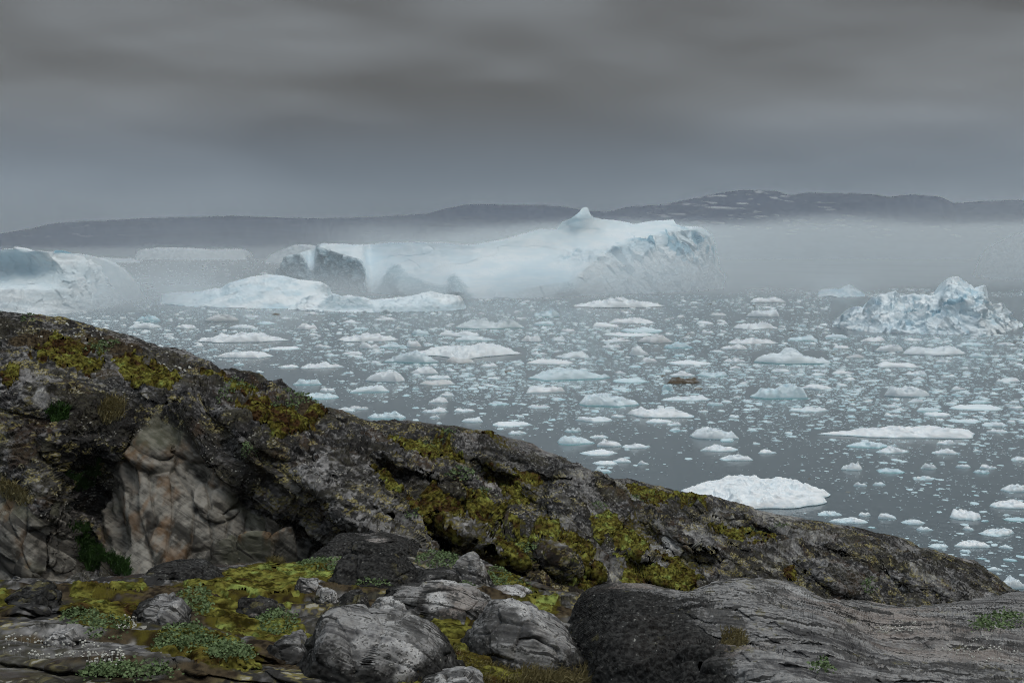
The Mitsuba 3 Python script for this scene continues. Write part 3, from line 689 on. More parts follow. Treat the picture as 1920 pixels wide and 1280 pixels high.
for a, b, t, c, kind, bl, di, kn, lab in NAMED:
    for s, word in AIM.items():
        if lab.startswith(s):
            marks.append(((a + b) / 2, c, word))
rng = np.random.default_rng(77)
taken = [(a, b, t, c) for a, b, t, c, *_ in NAMED] + [x[:4] for x in PLAIN]
BERGS = [(515, 1358, 480, 553), (300, 622, 514, 577), (540, 874, 545, 584), (1560, 1918, 520, 628), (-50, 250, 470, 585)]


def free(x, y, wpx, pad=1.0):
    for a, b, t, c in taken:
        if a - wpx / 2 - pad < x < b + wpx / 2 + pad and t - pad < y < c + 0.25 * wpx + pad:
            return False
    for a, b, t, c in BERGS:
        if a - 6 < x < b + 6 and t < y < c + 4:
            return False
    return True


def cover(x, y):
    """how thickly the brash ice lies, 0 to 1"""
    D = sea_D(np.asarray(y, float))
    X = (x - 960) / F * D
    n = fb(np.stack([X / 34, D / 60, 0 * X], -1), 3, 61)
    n2 = fb(np.stack([X / 110 + 7, D / 190, 0 * X], -1), 2, 62)
    c = 0.19 + 0.48 * sstep(980, 600, y) + 0.9 * (n - 0.5) + 0.8 * (n2 - 0.5)
    c += 0.25 * bump2(x, y, 1720, 670, 260, 50) + 0.15 * bump2(x, y, 960, 665, 170, 35) - 0.30 * bump2(x, y, 700, 790, 380, 60) - 0.25 * bump2(x, y, 1300, 860, 260, 40) - 0.2 * bump2(x, y, 520, 690, 120, 60)
    return np.clip(c, 0.04, 1)


extra = []
tries = 0
while len(PLAIN) + len(extra) < 300 - len(NAMED) and tries < 30000:
    tries += 1
    y = rng.uniform(585, 1095)
    x = rng.uniform(150, 1925)
    wpx = 15 + 26 * rng.random() ** 2.2
    if y > RIDGE(x) - 4 or rng.random() > cover(np.array(x), np.array(y)) or not free(x, y, wpx):
        continue
    hp = wpx * rng.uniform(0.2, 0.36)
    e = (x - wpx / 2, x + wpx / 2, y - hp, y, ['flat', 'mound', 'mound', 'jag'][int(rng.integers(4))])
    extra.append(e)
    taken.append(e[:4])
groups = {}
for i, (a, b, t, c, kind) in enumerate(PLAIN + extra):
    x, w_ = (a + b) / 2, b - a
    d = [((x - m[0]) / 60) ** 2 + ((c - m[1]) / 22) ** 2 for m in marks]
    m = marks[int(np.argmin(d))]
    dx, dy = (x - m[0]) / 60, (c - m[1]) / 22
    side = ('right of' if dx > 0 else 'left of') if abs(dx) > abs(dy) else ('in front of' if dy > 0 else 'behind')
    look = {'flat': 'flat white floe', 'mound': 'rounded white floe', 'jag': 'rough white floe', 'block': 'blocky white floe'}[kind]
    size = 'long ' if w_ > 62 else 'small ' if w_ > 30 else 'tiny '
    groups.setdefault((size + look, side, m[2]), []).append((min(d), i))
ORD = ['nearest', 'second', 'third', 'fourth', 'fifth', 'sixth', 'seventh', 'eighth', 'ninth', 'tenth', 'eleventh', 'twelfth']
word = {}
for (look, side, mk), lst in groups.items():
    lst.sort()
    for r_, (dd, i) in enumerate(lst):
        word[i] = f'{look} {side} {mk}' + ('' if len(lst) == 1 else f', {ORD[r_]} from it' if r_ else ', nearest such one')
for i, (a, b, t, c, kind) in enumerate(PLAIN + extra):
    rs = np.random.default_rng(4000 + i)
    add_floe('ice_floe', a, b, t, c, kind, 4000 + 3 * i, word[i], 'ice floe', blue=[0, 0.02, 0.06, 0.14, 0.36][int(rs.integers(5))], dirt=0.15 if rs.random() < 0.06 else 0, group='ice floes drifting on the fjord', nmax=48)


def brash():
    """the small ice between the floes: thousands of low lumps in one mesh"""
    rg = np.random.default_rng(5)
    N = 300000
    y = 474 + (1112 - 474) * rg.random(N) ** 1.55
    x = rg.uniform(-60, 1980, N)
    ok = ~((y < 546 + 5 * np.sin(x / 40)) & (x > 880)) & (y < RIDGE(x) + 6) & (rg.random(N) < cover(x, y) ** 1.2 * np.where(y < 530, 0.16, np.where(y < 560, 0.55, 1)))
    x, y = x[ok], y[ok]
    wpx = (2.0 + 3.4 * rg.random(len(x)) ** 2.0 + 17 * (rg.random(len(x)) ** 17)) * (0.72 + 0.34 * sstep(560, 800, y))
    keep = np.ones(len(x), bool)
    big = wpx > 5
    for a, b, t, c in taken + BERGS:
        keep &= ~((x > a - wpx / 2) & (x < b + wpx / 2) & (y > t + 0.35 * (c - t)) & (y < c + 0.5))
    x, y, wpx = x[keep], y[keep], wpx[keep]
    n = len(x)
    D = sea_D(y)
    k = D / F
    rx = wpx * k / 2
    flat = rg.uniform(0.12, 0.30, n)
    ry = np.minimum(rx * rg.uniform(0.6, 1.3, n), 9)
    hz = np.maximum(wpx * flat - 0.8 * ry * 2 * F * H / (D * D), 0.10 * wpx) * k
    S = 7
    th = (np.arange(S) / S * 2 * np.pi)[None] + rg.uniform(0, 6.28, (n, 1))
    rr = rg.uniform(0.65, 1.2, (n, S))
    cx, cy = (x - 960) / F * D, D
    ox, oy = np.cos(th) * rr * rx[:, None], np.sin(th) * rr * ry[:, None]
    ring0 = np.stack([cx[:, None] + ox, cy[:, None] + oy, np.full((n, S), -0.05)], -1)
    ring1 = np.stack([cx[:, None] + 0.82 * ox, cy[:, None] + 0.82 * oy, hz[:, None] * rg.uniform(0.3, 0.85, (n, S))], -1)
    tip = np.stack([cx + rx * rg.uniform(-0.4, 0.4, n), cy, hz * rg.uniform(0.7, 1.15, n)], -1)[:, None]
    V = np.concatenate([ring0, ring1, tip], 1)
    f = []
    for i in range(S):
        j = (i + 1) % S
        f += [[i, j, S + j], [i, S + j, S + i], [S + i, S + j, 2 * S]]
    Fa = (np.array(f)[None] + (np.arange(n) * (2 * S + 1))[:, None, None]).reshape(-1, 3)
    uv = np.repeat(np.stack([np.where(rg.random(n) < 0.1, 0.35, 0.03), np.where(rg.random(n) < 0.012, 0.9, 0.0)], -1), 2 * S + 1, 0)
    print('brash pieces', n)
    put('brash_ice', trimesh.Trimesh(V.reshape(-1, 3), Fa, process=False), 'floe_ice', uv=uv, smooth=True, label='countless small bits of brash ice scattered over the grey water', cat='brash ice', kind='stuff')


brash()


# ------------------------------------------------------------------ rock and turf materials
NL = np.array([0.46, -0.10, 0.88]) / np.linalg.norm([0.46, -0.10, 0.88])      # the beds of the gneiss dip to the right
NL2 = np.array([0.16, -0.20, 0.97]) / np.linalg.norm([0.16, -0.20, 0.97])


def bed(p, k=NL):
    return p.x * float(k[0]) + p.y * float(k[1]) + p.z * float(k[2])


def lichen_rock(p, n, uv):
    # uv.x: bare tan rock (0..1); uv.y: pale clean rock (0..1), or brown turf soil when negative
    s = bed(p)
    big = tf(p.x * 0.75, p.y * 0.55, p.z * 1.1, 4)
    q = p + 0.10 * mi.Vector3f(tn(p.x * 3.0, p.y * 3.0, p.z * 3.0 + 7.0) - 0.5, 0.0, tn(p.x * 3.0 + 5.0, p.y * 3.0, p.z * 3.0) - 0.5)
    grain = tf(q.x * 8.5, q.y * 5.0, q.z * 9.5, 4)
    fine = tn(p.x * 26.0, p.y * 14.0, p.z * 28.0)
    fine2 = tn(p.x * 13.0 + 3.0, p.y * 8.0, p.z * 14.0)
    lay = tn(s * 9.0, p.x * 0.5 + p.y * 0.4, p.z * 0.3)
    lay2 = tn(s * 26.0, p.x * 0.9 + p.y * 0.6, 4.0)
    rock = tmix((0.105, 0.103, 0.104), (0.43, 0.422, 0.415), ss(0.3, 0.7, 0.55 * grain + 0.25 * lay2 + 0.2 * lay))
    rock = tmix(rock, (0.14, 0.118, 0.10), 0.4 * ss(0.5, 0.7, big))
    black = ss(0.355, 0.53, 0.36 * grain + 0.18 * fine2 + 0.34 * big + 0.12 * fine)
    c = tmix(rock, (0.0125, 0.0125, 0.0125), 0.92 * black)
    g2 = tf(p.x * 4.3 + 11.0, p.y * 3.0, p.z * 4.6, 3)
    brown = ss(0.40, 0.66, tf(p.x * 1.1 + 20.0, p.y * 0.9, p.z * 1.6, 4))
    c = tmix(c, tmix((0.026, 0.022, 0.016), (0.105, 0.098, 0.064), ss(0.35, 0.65, 0.6 * grain + 0.4 * fine)), 0.45 * brown)
    yel = ss(0.51, 0.61, g2) * ss(0.42, 0.62, tn(p.x * 0.8 + 3.0, p.y * 0.6, p.z * 1.1)) * ss(0.35, 0.6, fine)
    c = tmix(c, (0.27, 0.235, 0.095), 0.80 * yel)
    pale = ss(0.70, 0.80, fine) * ss(0.48, 0.62, g2)
    c = tmix(c, (0.40, 0.39, 0.35), 0.70 * pale)
    rust = ss(0.60, 0.72, tf(p.x * 1.3 + 31.0, p.y * 1.0, p.z * 1.6, 3)) * fine2
    c = tmix(c, (0.13, 0.075, 0.04), 0.35 * rust)
    # bare tan cliff, streaked along its beds
    s = 0.56 * p.x + 0.83 * (0.40 * p.y + 0.92 * p.z)
    sa = 0.83 * p.x - 0.56 * (0.40 * p.y + 0.92 * p.z)
    st = tf(s * 6.0, sa * 0.8, 3.0, 4)
    st2 = tf(s * 30.0, sa * 3.0, 5.0, 3)
    tan = tmix((0.048, 0.046, 0.041), (0.275, 0.26, 0.23), ss(0.34, 0.64, 0.48 * st + 0.14 * st2 + 0.38 * grain))
    tan = tmix(tan, (0.115, 0.118, 0.082), 0.55 * ss(0.5, 0.66, tf(p.x * 0.9 + 5.0, p.y, p.z * 1.0, 2)))
    tan = tmix(tan, (0.175, 0.100, 0.048), 0.6 * ss(0.50, 0.68, tf(p.x * 3.6, p.y, p.z * 1.6 + 2.0, 4)) * ss(0.35, 0.6, tn(p.x * 0.9, p.y, p.z * 0.9)))
    tan = tmix(tan, (0.022, 0.021, 0.020), 0.85 * ss(0.54, 0.64, st) * ss(0.38, 0.58, tf(s * 1.2, sa * 0.4, 9.0, 2)))
    drip = ss(0.66, 0.74, tn(p.x * 5.0, p.y * 2.0, p.z * 0.35)) * ss(0.5, 0.7, tn(p.x * 0.9, p.y, p.z * 0.7 + 9.0))
    tan = tmix(tan, (0.03, 0.028, 0.026), 0.7 * drip)
    c = tmix(c, tan, ss(0.25, 0.75, uv.x + 0.55 * (grain - 0.5)))
    # pale clean rock
    pr = tmix((0.22, 0.22, 0.225), (0.52, 0.515, 0.50), ss(0.3, 0.7, 0.6 * grain + 0.4 * fine2))
    pr = tmix(pr, (0.02, 0.02, 0.02), 0.85 * ss(0.58, 0.70, 0.6 * grain + 0.4 * fine))
    c = tmix(c, pr, ss(0.25, 0.75, uv.y + 0.6 * (g2 - 0.5)))
    soil = tmix((0.024, 0.019, 0.014), (0.088, 0.068, 0.042), ss(0.3, 0.7, 0.5 * grain + 0.5 * fine))
    c = tmix(c, soil, ss(0.3, 0.7, -uv.y + 0.5 * (g2 - 0.5)))
    film = tmix((0.030, 0.022, 0.010), tmix((0.090, 0.078, 0.016), (0.105, 0.125, 0.030), ss(0.5, 0.75, big)), ss(0.3, 0.65, 0.55 * grain + 0.45 * fine2))
    return tmix(c, film, ss(0.30, 0.62, -uv.x + 0.9 * (0.6 * grain + 0.4 * fine2 - 0.5)))


def smooth_rock(p, n, uv):
    # the near whalebacks: grey, finely banded, black lichen on their flanks. uv.x: black lichen cover; uv.y: pale cover
    w = 0.16 * tf(p.x * 1.3, p.y * 1.3, p.z * 1.3, 3)
    s = 0.28 * p.x + 0.80 * p.y + 0.75 * p.z + w
    al = 0.95 * p.x - 0.25 * p.y
    band = tf(s * 9.0, al * 0.7, 1.0, 4)
    band2 = tf(s * 34.0, al * 2.2, 5.0, 3)
    grain = tf(p.x * 9.0, p.y * 9.0, p.z * 11.0, 4)
    f2 = tf(p.x * 34.0, p.y * 24.0, p.z * 36.0, 3)
    fine = tn(p.x * 75.0, p.y * 50.0, p.z * 80.0)
    c = tmix((0.075, 0.074, 0.076), (0.47, 0.465, 0.455), ss(0.34, 0.66, 0.34 * band + 0.30 * band2 + 0.20 * grain + 0.16 * f2))
    c = tmix(c, (0.34, 0.27, 0.225), 0.35 * ss(0.52, 0.7, tf(p.x * 0.8 + 3.0, p.y * 0.8, p.z, 3)))
    c = tmix(c, (0.016, 0.016, 0.016), 0.92 * ss(0.52, 0.60, 0.36 * band + 0.34 * band2 + 0.16 * f2 + 0.14 * grain))
    mot = tf(p.x * 2.6, p.y * 2.2, p.z * 3.0, 4)
    c = tmix(c, tmix((0.016, 0.016, 0.016), (0.085, 0.084, 0.082), f2), 0.80 * ss(0.50, 0.60, 0.7 * mot + 0.3 * f2))
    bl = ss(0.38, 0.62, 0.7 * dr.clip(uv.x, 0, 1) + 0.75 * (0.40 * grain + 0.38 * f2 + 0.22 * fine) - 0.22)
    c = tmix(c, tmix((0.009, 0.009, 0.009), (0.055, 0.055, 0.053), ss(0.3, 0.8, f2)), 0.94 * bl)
    sp = ss(0.66, 0.80, f2) * ss(0.62, 0.80, fine)
    c = tmix(c, (0.36, 0.36, 0.33), 0.8 * sp)
    yel = ss(0.60, 0.68, grain) * ss(0.55, 0.7, tn(p.x * 2.2, p.y * 2.2, p.z * 2.2)) * fine
    c = tmix(c, (0.20, 0.18, 0.08), 0.6 * yel)
    pr = tmix((0.21, 0.21, 0.215), (0.68, 0.675, 0.66), ss(0.3, 0.7, 0.45 * grain + 0.40 * f2 + 0.15 * fine))
    pr = tmix(pr, (0.03, 0.03, 0.03), 0.85 * ss(0.52, 0.62, 0.50 * f2 + 0.30 * fine + 0.20 * grain))
    return tmix(c, pr, ss(0.3, 0.7, uv.y + 0.45 * (grain - 0.5)))


def moss_col(p, n, uv):
    # uv.x: from rusty brown (0) through olive (0.5) to fresh yellow green (1)
    a = tf(p.x * 5.0, p.y * 4.0, p.z * 5.0, 3)
    b = tf(p.x * 17.0, p.y * 11.0, p.z * 17.0, 3)
    t = uv.x + 1.9 * (a - 0.5)
    c = tmix((0.034, 0.019, 0.009), (0.062, 0.053, 0.012), ss(0.05, 0.45, t))
    c = tmix(c, (0.108, 0.106, 0.024), ss(0.42, 0.82, t))
    c = tmix(c, (0.135, 0.165, 0.044), ss(0.85, 1.15, t))
    return c * (0.40 + 1.6 * ss(0.28, 0.74, b))


scene['lichen_rock'] = {'type': 'diffuse', 'reflectance': proc(lichen_rock)}
scene['smooth_rock'] = {'type': 'diffuse', 'reflectance': proc(smooth_rock)}
scene['moss_skin'] = {'type': 'diffuse', 'reflectance': proc(moss_col)}


def leaf_mat(c0, c1, k=7.0):
    def fn(p, n, uv):
        return tmix(c0, c1, dr.clip(0.5 * uv.x + 0.5 * tn(p.x * k, p.y * k, p.z * k), 0, 1))
    return {'type': 'twosided', 'bsdf': {'type': 'diffuse', 'reflectance': proc(fn)}}


scene['willow_leaf'] = leaf_mat((0.055, 0.090, 0.036), (0.23, 0.31, 0.155))
scene['green_grass'] = leaf_mat((0.030, 0.070, 0.020), (0.085, 0.155, 0.045))
scene['dry_grass'] = leaf_mat((0.15, 0.12, 0.055), (0.36, 0.32, 0.17))
scene['white_bloom'] = leaf_mat((0.45, 0.45, 0.40), (0.75, 0.75, 0.70))


# ------------------------------------------------------------------ the land
def ranged(ctrl, smooth=0.0005):
    c = np.array(ctrl, float)
    f = RBFInterpolator(c[:, :2] / 300.0, np.log(c[:, 2]), smoothing=smooth, kernel='thin_plate_spline')
    return lambda px, py: np.exp(f(np.stack([np.ravel(px), np.ravel(py)], -1) / 300.0)).reshape(np.shape(px))


def lens(px, py, cx, cy, rx, ry, rot, h, p=0.6):
    c, s = math.cos(math.radians(rot)), math.sin(math.radians(rot))
    u, v = ((px - cx) * c + (py - cy) * s) / rx, (-(px - cx) * s + (py - cy) * c) / ry
    return h * np.clip(1 - u * u - v * v, 0, 1) ** p


def rock_relief(P, seed, nl=NL, lump=0.5, step=0.16, small=0.05, along=(0.75, 0.55, -0.35)):
    """metres of relief of weathered bedded gneiss"""
    s = P @ nl
    al = P @ np.array(along)
    w = 0.35 * fb(P / 2.2, 2, seed + 9)
    a = fb(P / [2.6, 3.2, 2.0], 4, seed) - 0.5
    ridged = 1 - np.abs(fb(np.stack([(s + w) * 2.1, al * 0.45, P[..., 1] * 0.3], -1), 3, seed + 1) - 0.5) * 3.2
    led = (s + w) * 2.2
    ledge = (led - np.floor(led))
    ledge = np.where(ledge < 0.8, ledge / 0.8, (1 - ledge) / 0.2)
    m = fb(P / 1.7, 2, seed + 4)
    block = fb(P / [0.42, 0.5, 0.34], 3, seed + 2) - 0.5
    fine = fb(P / [0.11, 0.14, 0.10], 3, seed + 3) - 0.5
    pit = -np.clip(fb(P / [0.26, 0.3, 0.22], 2, seed + 6) - 0.60, 0, 1)
    return lump * a + step * (0.55 * ridged + 0.9 * (ledge - 0.5) * sstep(0.35, 0.6, m)) + 2.6 * small * block + 1.2 * small * fine + 3.0 * small * pit


class Sheet:
    """A piece of ground: rows run from a skyline down, each place at its own distance, then relief is added along the normal and the far side falls away behind."""

    def __init__(self, top, bottom, rng_fn, px0, px1, dpx, nv, bumps, relief, power=1.0, fall=3.0):
        px = np.arange(px0, px1 + dpx, dpx)
        t = np.linspace(0, 1, nv)[:, None] ** power
        yt, yb = top(px), np.maximum(bottom(px), top(px) + 8)
        self.py = yt + (yb - yt) * t
        self.px = px[None] + 0 * self.py
        D = rng_fn(self.px, self.py)
        for bmp in bumps:
            D = D - lens(self.px, self.py, *bmp)
        P = at(self.px, self.py, D)
        N = normals_grid(np.stack([gaussian_filter(P[..., k], 3) for k in range(3)], -1))
        N = N * np.where((N * (P - [0, 0, H])).sum(-1, keepdims=True) > 0, -1, 1)
        d = relief(P, self.px, self.py)
        self.P = P + N * (d * (0.25 + 0.75 * sstep(0, 26, self.py - yt)))[..., None]
        self.N = normals_grid(np.stack([gaussian_filter(self.P[..., k], 1.5) for k in range(3)], -1))
        self.N = self.N * np.where((self.N * (self.P - [0, 0, H])).sum(-1, keepdims=True) > 0, -1, 1)
        self.fall = fall

    def emit(self, key, bsdf, uv, **kw):
        P0 = self.P[0]
        out = P0 - [0, 0, H]
        sight = -out[:, 2] / np.linalg.norm(out[:, :2], axis=-1)
        out[:, 2] = 0
        out /= np.linalg.norm(out, axis=-1, keepdims=True)
        rows, uvs = [], []
        for s in np.array([1.0, 0.5, 0.22, 0.1, 0.04, 0.016, 0.006, 0.002]) * self.fall:
            q = P0 + out * s
            q[:, 2] -= (sight + 0.10) * s + 0.5 * s * min(1.0, s / 4.0)
            rows.append(q)
            uvs.append(uv[0])
        P = np.concatenate([np.array(rows), self.P])
        U = np.concatenate([np.array(uvs), uv])
        nr, nc = P.shape[:2]
        return put(key, trimesh.Trimesh(P.reshape(-1, 3), grid_faces(nr, nc), process=False), bsdf, smooth=False, uv=U.reshape(-1, 2), **kw)

    def near(self, x, y):
        """the ground and its normal at a place of the photograph"""
        j = int(np.clip(np.argmin(np.abs(self.px[0] - x)), 0, self.px.shape[1] - 1))
        i = int(np.argmin(np.abs(self.py[:, j] - y)))
        return self.P[i, j], self.N[i, j]

    def patch(self, pts, thick, tone, seed, soft=7.0, lumpy=1.0, warp=34):
        """a cushion of moss grown over part of this ground; returns (mesh, uv)"""
        pts = np.array(pts, float)
        x0, y0 = pts.min(0) - 14
        x1, y1 = pts.max(0) + 14
        j = np.nonzero((self.px[0] > x0) & (self.px[0] < x1))[0]
        sub = self.py[:, j]
        ii = np.nonzero(((sub > y0) & (sub < y1)).any(1))[0]
        sl = np.ix_(np.arange(ii[0], ii[-1] + 1), j)
        px, py, P, N = self.px[sl], self.py[sl], self.P[sl], self.N[sl]
        wx = warp * (fb(np.stack([px / 16, py / 11, 0 * px + seed], -1), 3, seed) - 0.5)
        wy = warp * 0.8 * (fb(np.stack([px / 16 + 50, py / 11, 0 * px + seed], -1), 3, seed) - 0.5)
        m = poly_mask(px + wx, py + wy, pts, soft)
        hole = fb(P / 0.55, 3, seed + 3)
        m = m - 0.7 * sstep(0.55, 0.68, hole) * sstep(1.3, 0.6, m) + 0.35 * (fb(P / 0.16, 2, seed + 6) - 0.5)
        if self.fall > 20:
            s1 = P @ NL + 0.22 * fb(P / [3.0, 3.0, 2.0], 3, 130)
            al = P @ np.array([0.80, 0.35, -0.42])
            m = m - 0.75 * sstep(690, 740, px) * sstep(0.50, 0.62, fb(np.stack([s1 * 1.5, al * 0.35, 0 * s1], -1), 3, 160))
        t = sstep(0.36, 0.85, m)
        lum = fb(P / [0.30, 0.36, 0.30], 3, seed + 1)
        fi = fb(P / [0.055, 0.07, 0.055], 2, seed + 2) - 0.5
        up = N * 0.5 + np.array([0, 0, 0.6])
        h = thick * t * (0.35 + 1.2 * lumpy * lum) + 0.030 * fi * t - 0.012
        Q = P + up * h[..., None]
        nr, nc = px.shape
        f = grid_faces(nr, nc)
        keep = (m.ravel()[f] > 0.36).all(1)
        f = f[keep]
        part = trimesh.graph.connected_component_labels(trimesh.graph.face_adjacency(f), len(f))
        cnt = np.bincount(part)
        f = f[(cnt[part] < 0.03 * cnt.max()) | (cnt[part] == cnt.max())]
        used, inv = np.unique(f, return_inverse=True)
        u = np.stack([np.full(nr * nc, tone) + 0.55 * (fb(P / 0.9, 2, seed + 4).ravel() - 0.5), lum.ravel()], -1)
        return trimesh.Trimesh(Q.reshape(-1, 3)[used], inv.reshape(-1, 3), process=False), u[used]


# hillside ----------------------------------------------------------
HILL = ranged([(0, 580, 34), (110, 592, 35), (200, 616, 36), (330, 653, 37), (430, 692, 37), (520, 718, 37), (600, 764, 37), (690, 792, 39), (780, 791, 44), (900, 810, 46), (1000, 836, 47), (1120, 885, 48), (1150, 896, 52), (1280, 920, 56), (1450, 962, 58), (1690, 1010, 60), (1830, 1055, 58),
               (1900, 1105, 55), (2030, 1130, 50), (-80, 575, 34), (-80, 690, 27.4), (-80, 800, 25.3), (-80, 920, 24.2), (-80, 1090, 23.2),
               (0, 640, 30), (0, 700, 27.4), (0, 800, 25.6), (0, 920, 24.6), (0, 1000, 23.9), (0, 1085, 23.3), (100, 930, 24.4), (90, 1080, 23.2), (150, 700, 29.5), (150, 760, 27.2), (150, 900, 26.9), (150, 1000, 26.2), (190, 950, 26.8), (190, 1060, 25.6), (250, 700, 31.5), (250, 775, 28.4), (250, 860, 26.7), (250, 960, 25.4), (250, 1075, 23.9),
               (400, 690, 34.5), (400, 765, 29.0), (400, 820, 27.4), (392, 850, 26.9), (388, 880, 27.0), (400, 960, 26.0), (400, 1050, 24.8), (330, 800, 28.0), (330, 860, 27.0), (320, 960, 25.7), (320, 1060, 24.2),
               (480, 880, 25.9), (480, 915, 27.0), (480, 970, 26.5), (480, 1050, 25.2), (560, 780, 31.5), (560, 840, 27.6), (560, 925, 25.4), (560, 962, 27.2), (560, 1010, 26.8), (560, 1050, 25.6), (640, 975, 25.2), (640, 1010, 27.4), (640, 1040, 27.2), (700, 820, 35), (700, 890, 28.6), (710, 985, 25.4), (700, 1020, 27.0), (760, 1005, 25.9), (760, 1050, 25.6),
               (850, 850, 40), (850, 930, 34), (850, 1010, 28.5), (850, 1070, 25.6), (1000, 890, 42), (1000, 960, 36), (1000, 1040, 30), (1000, 1110, 26.5), (1200, 940, 48), (1200, 1000, 41), (1200, 1080, 33.5), (1200, 1160, 29), (1400, 985, 50), (1400, 1050, 42.5), (1400, 1120, 36.5), (1400, 1190, 32),
               (1600, 1025, 53), (1600, 1090, 44), (1600, 1160, 37.5), (1800, 1080, 51), (1800, 1140, 43), (1800, 1190, 38), (1920, 1130, 46), (1920, 1190, 40), (2030, 1190, 41)])
HILL_FOOT = interp([(-100, 1120), (300, 1110), (420, 1095), (620, 1075), (760, 1065), (860, 1085), (960, 1110), (1050, 1150), (1200, 1190), (2040, 1200)])
rb = np.random.default_rng(12)
HB = [(1100, 945, 85, 68, 35, 1.7), (1285, 1010, 80, 34, 25, 1.5), (1010, 862, 120, 26, 22, 1.0), (860, 905, 60, 40, 35, 1.2), (1040, 1040, 60, 26, 40, 1.0), (905, 965, 30, 44, 25, 1.0), (890, 1012, 70, 22, 35, 0.9), (965, 1060, 80, 20, 30, 0.8), (745, 1010, 40, 26, 35, 0.8), (820, 870, 70, 30, 30, 1.3), (1180, 1035, 50, 24, 20, 0.9),
      (1450, 1060, 170, 46, 20, 1.8), (1620, 1090, 150, 34, 20, 1.6), (1750, 1095, 110, 26, 22, 1.6), (1360, 960, 80, 20, 20, 1.3), (1500, 1000, 120, 24, 18, 1.3), (1120, 1075, 16, 20, 10, 0.6), (1240, 1095, 50, 20, 15, 0.8), (640, 870, 70, 34, 35, 0.7), (470, 800, 110, 34, 32, 0.6),
      (470, 1028, 30, 34, 0, 0.35, 0.25), (432, 1035, 22, 26, 0, 0.22, 0.25), (528, 1020, 18, 48, 12, 0.45, 0.25), (60, 1010, 70, 75, 20, 0.5, 0.5), (118, 1030, 26, 44, 0, 0.35, 0.3), (130, 985, 20, 26, 0, 0.4, 0.3), (60, 740, 80, 40, 10, 0.5), (130, 830, 60, 50, 0, 0.5), (215, 815, 30, 50, 20, 0.6), (300, 735, 60, 34, 20, 0.4),
      (290, 830, 46, 26, 20, 0.4, 0.4), (410, 930, 46, 50, 25, 0.3, 0.4)]
for _ in range(60):
    x_ = rb.uniform(620, 1900)
    y_ = RIDGE(x_) + rb.uniform(14, 60 + 190 * sstep(1900, 700, x_))
    HB.append((x_, y_, rb.uniform(50, 140), rb.uniform(9, 20), rb.uniform(22, 34), rb.uniform(0.3, 0.9), 0.8))


HB = [(*q[:5], q[5] * 1.35, *q[6:]) if q[2] > 19 and q[0] > 600 else q for q in HB]


def hill_relief(P, px, py):
    far = np.clip(P[..., 1] / 30, 0.8, 1.7)
    bare = bare_mask(px, py, 0.5 + 0 * px)
    s1 = P @ NL + 0.22 * fb(P / [3.0, 3.0, 2.0], 3, 130)
    along = P @ np.array([0.80, 0.35, -0.42])
    lot = fb(np.stack([s1 * 0.9, along * 0.22, 0 * s1], -1), 2, 131)
    saw = (s1 * 0.85) % 1
    saw2 = (s1 * 2.3 + 0.3) % 1
    ledge = np.where(saw < 0.82, saw / 0.82, (1 - saw) / 0.18) - 0.5
    ledge2 = np.where(saw2 < 0.8, saw2 / 0.8, (1 - saw2) / 0.2) - 0.5
    r = rock_relief(P, 100, NL, 0.50, 0.14, 0.070) * far + 0.50 * ledge * sstep(0.38, 0.60, lot) + 0.20 * ledge2 * sstep(0.35, 0.6, fb(np.stack([s1 * 1.7, along * 0.4, 0 * s1], -1), 2, 132))
    # the bare cliff is smoother, cut by slanting joints
    sq = np.array([[0.80, 0.0, 0.60], [0.0, 1.0, 0.0], [-0.60, 0.0, 0.80]])
    Q = (P * [1, 0.2, 1]) @ sq.T * np.array([1.0, 1.0, 0.42])
    big = facets(Q, 300, 0.24, 141, joint=0.10)
    mid = facets(Q * np.array([1, 1, 1.5]), 1800, 0.07, 145)
    cut = 1.0 * big + 0.7 * mid + 0.030 * (fb(P / [0.22, 0.3, 0.14], 3, 144) - 0.5) + 0.12 * (fb(P / 1.5, 3, 147) - 0.5)
    r = r + 0.75 * facets(P * np.array([0.7, 1, 1.3]), 9000, 0.34, 148) + 0.6 * facets(P, 50000, 0.34, 149)
    cut = gaussian_filter(cut, 0.7) + 0.02 * (fb(P / 0.07, 2, 150) - 0.5)
    return r * (1 - bare) + cut * bare


def bare_mask(px, py, n):
    x, y = px + 26 * (n - 0.5), py + 22 * (n - 0.5)
    m = poly_mask(x, y, [(236, 855), (262, 810), (300, 790), (345, 812), (380, 850), (420, 905), (475, 955), (515, 990), (560, 1010), (610, 1045), (560, 1070), (420, 1085), (230, 1090), (205, 1030), (185, 960), (215, 895)], 7)
    m = np.maximum(m, 0.92 * poly_mask(x, y, [(-90, 930), (0, 925), (45, 945), (95, 985), (98, 1030), (90, 1100), (-90, 1110)], 6))
    m = np.maximum(m, 0.7 * poly_mask(x, y, [(98, 940), (135, 945), (140, 985), (145, 1040), (150, 1090), (92, 1090), (98, 1000)], 6))
    return m


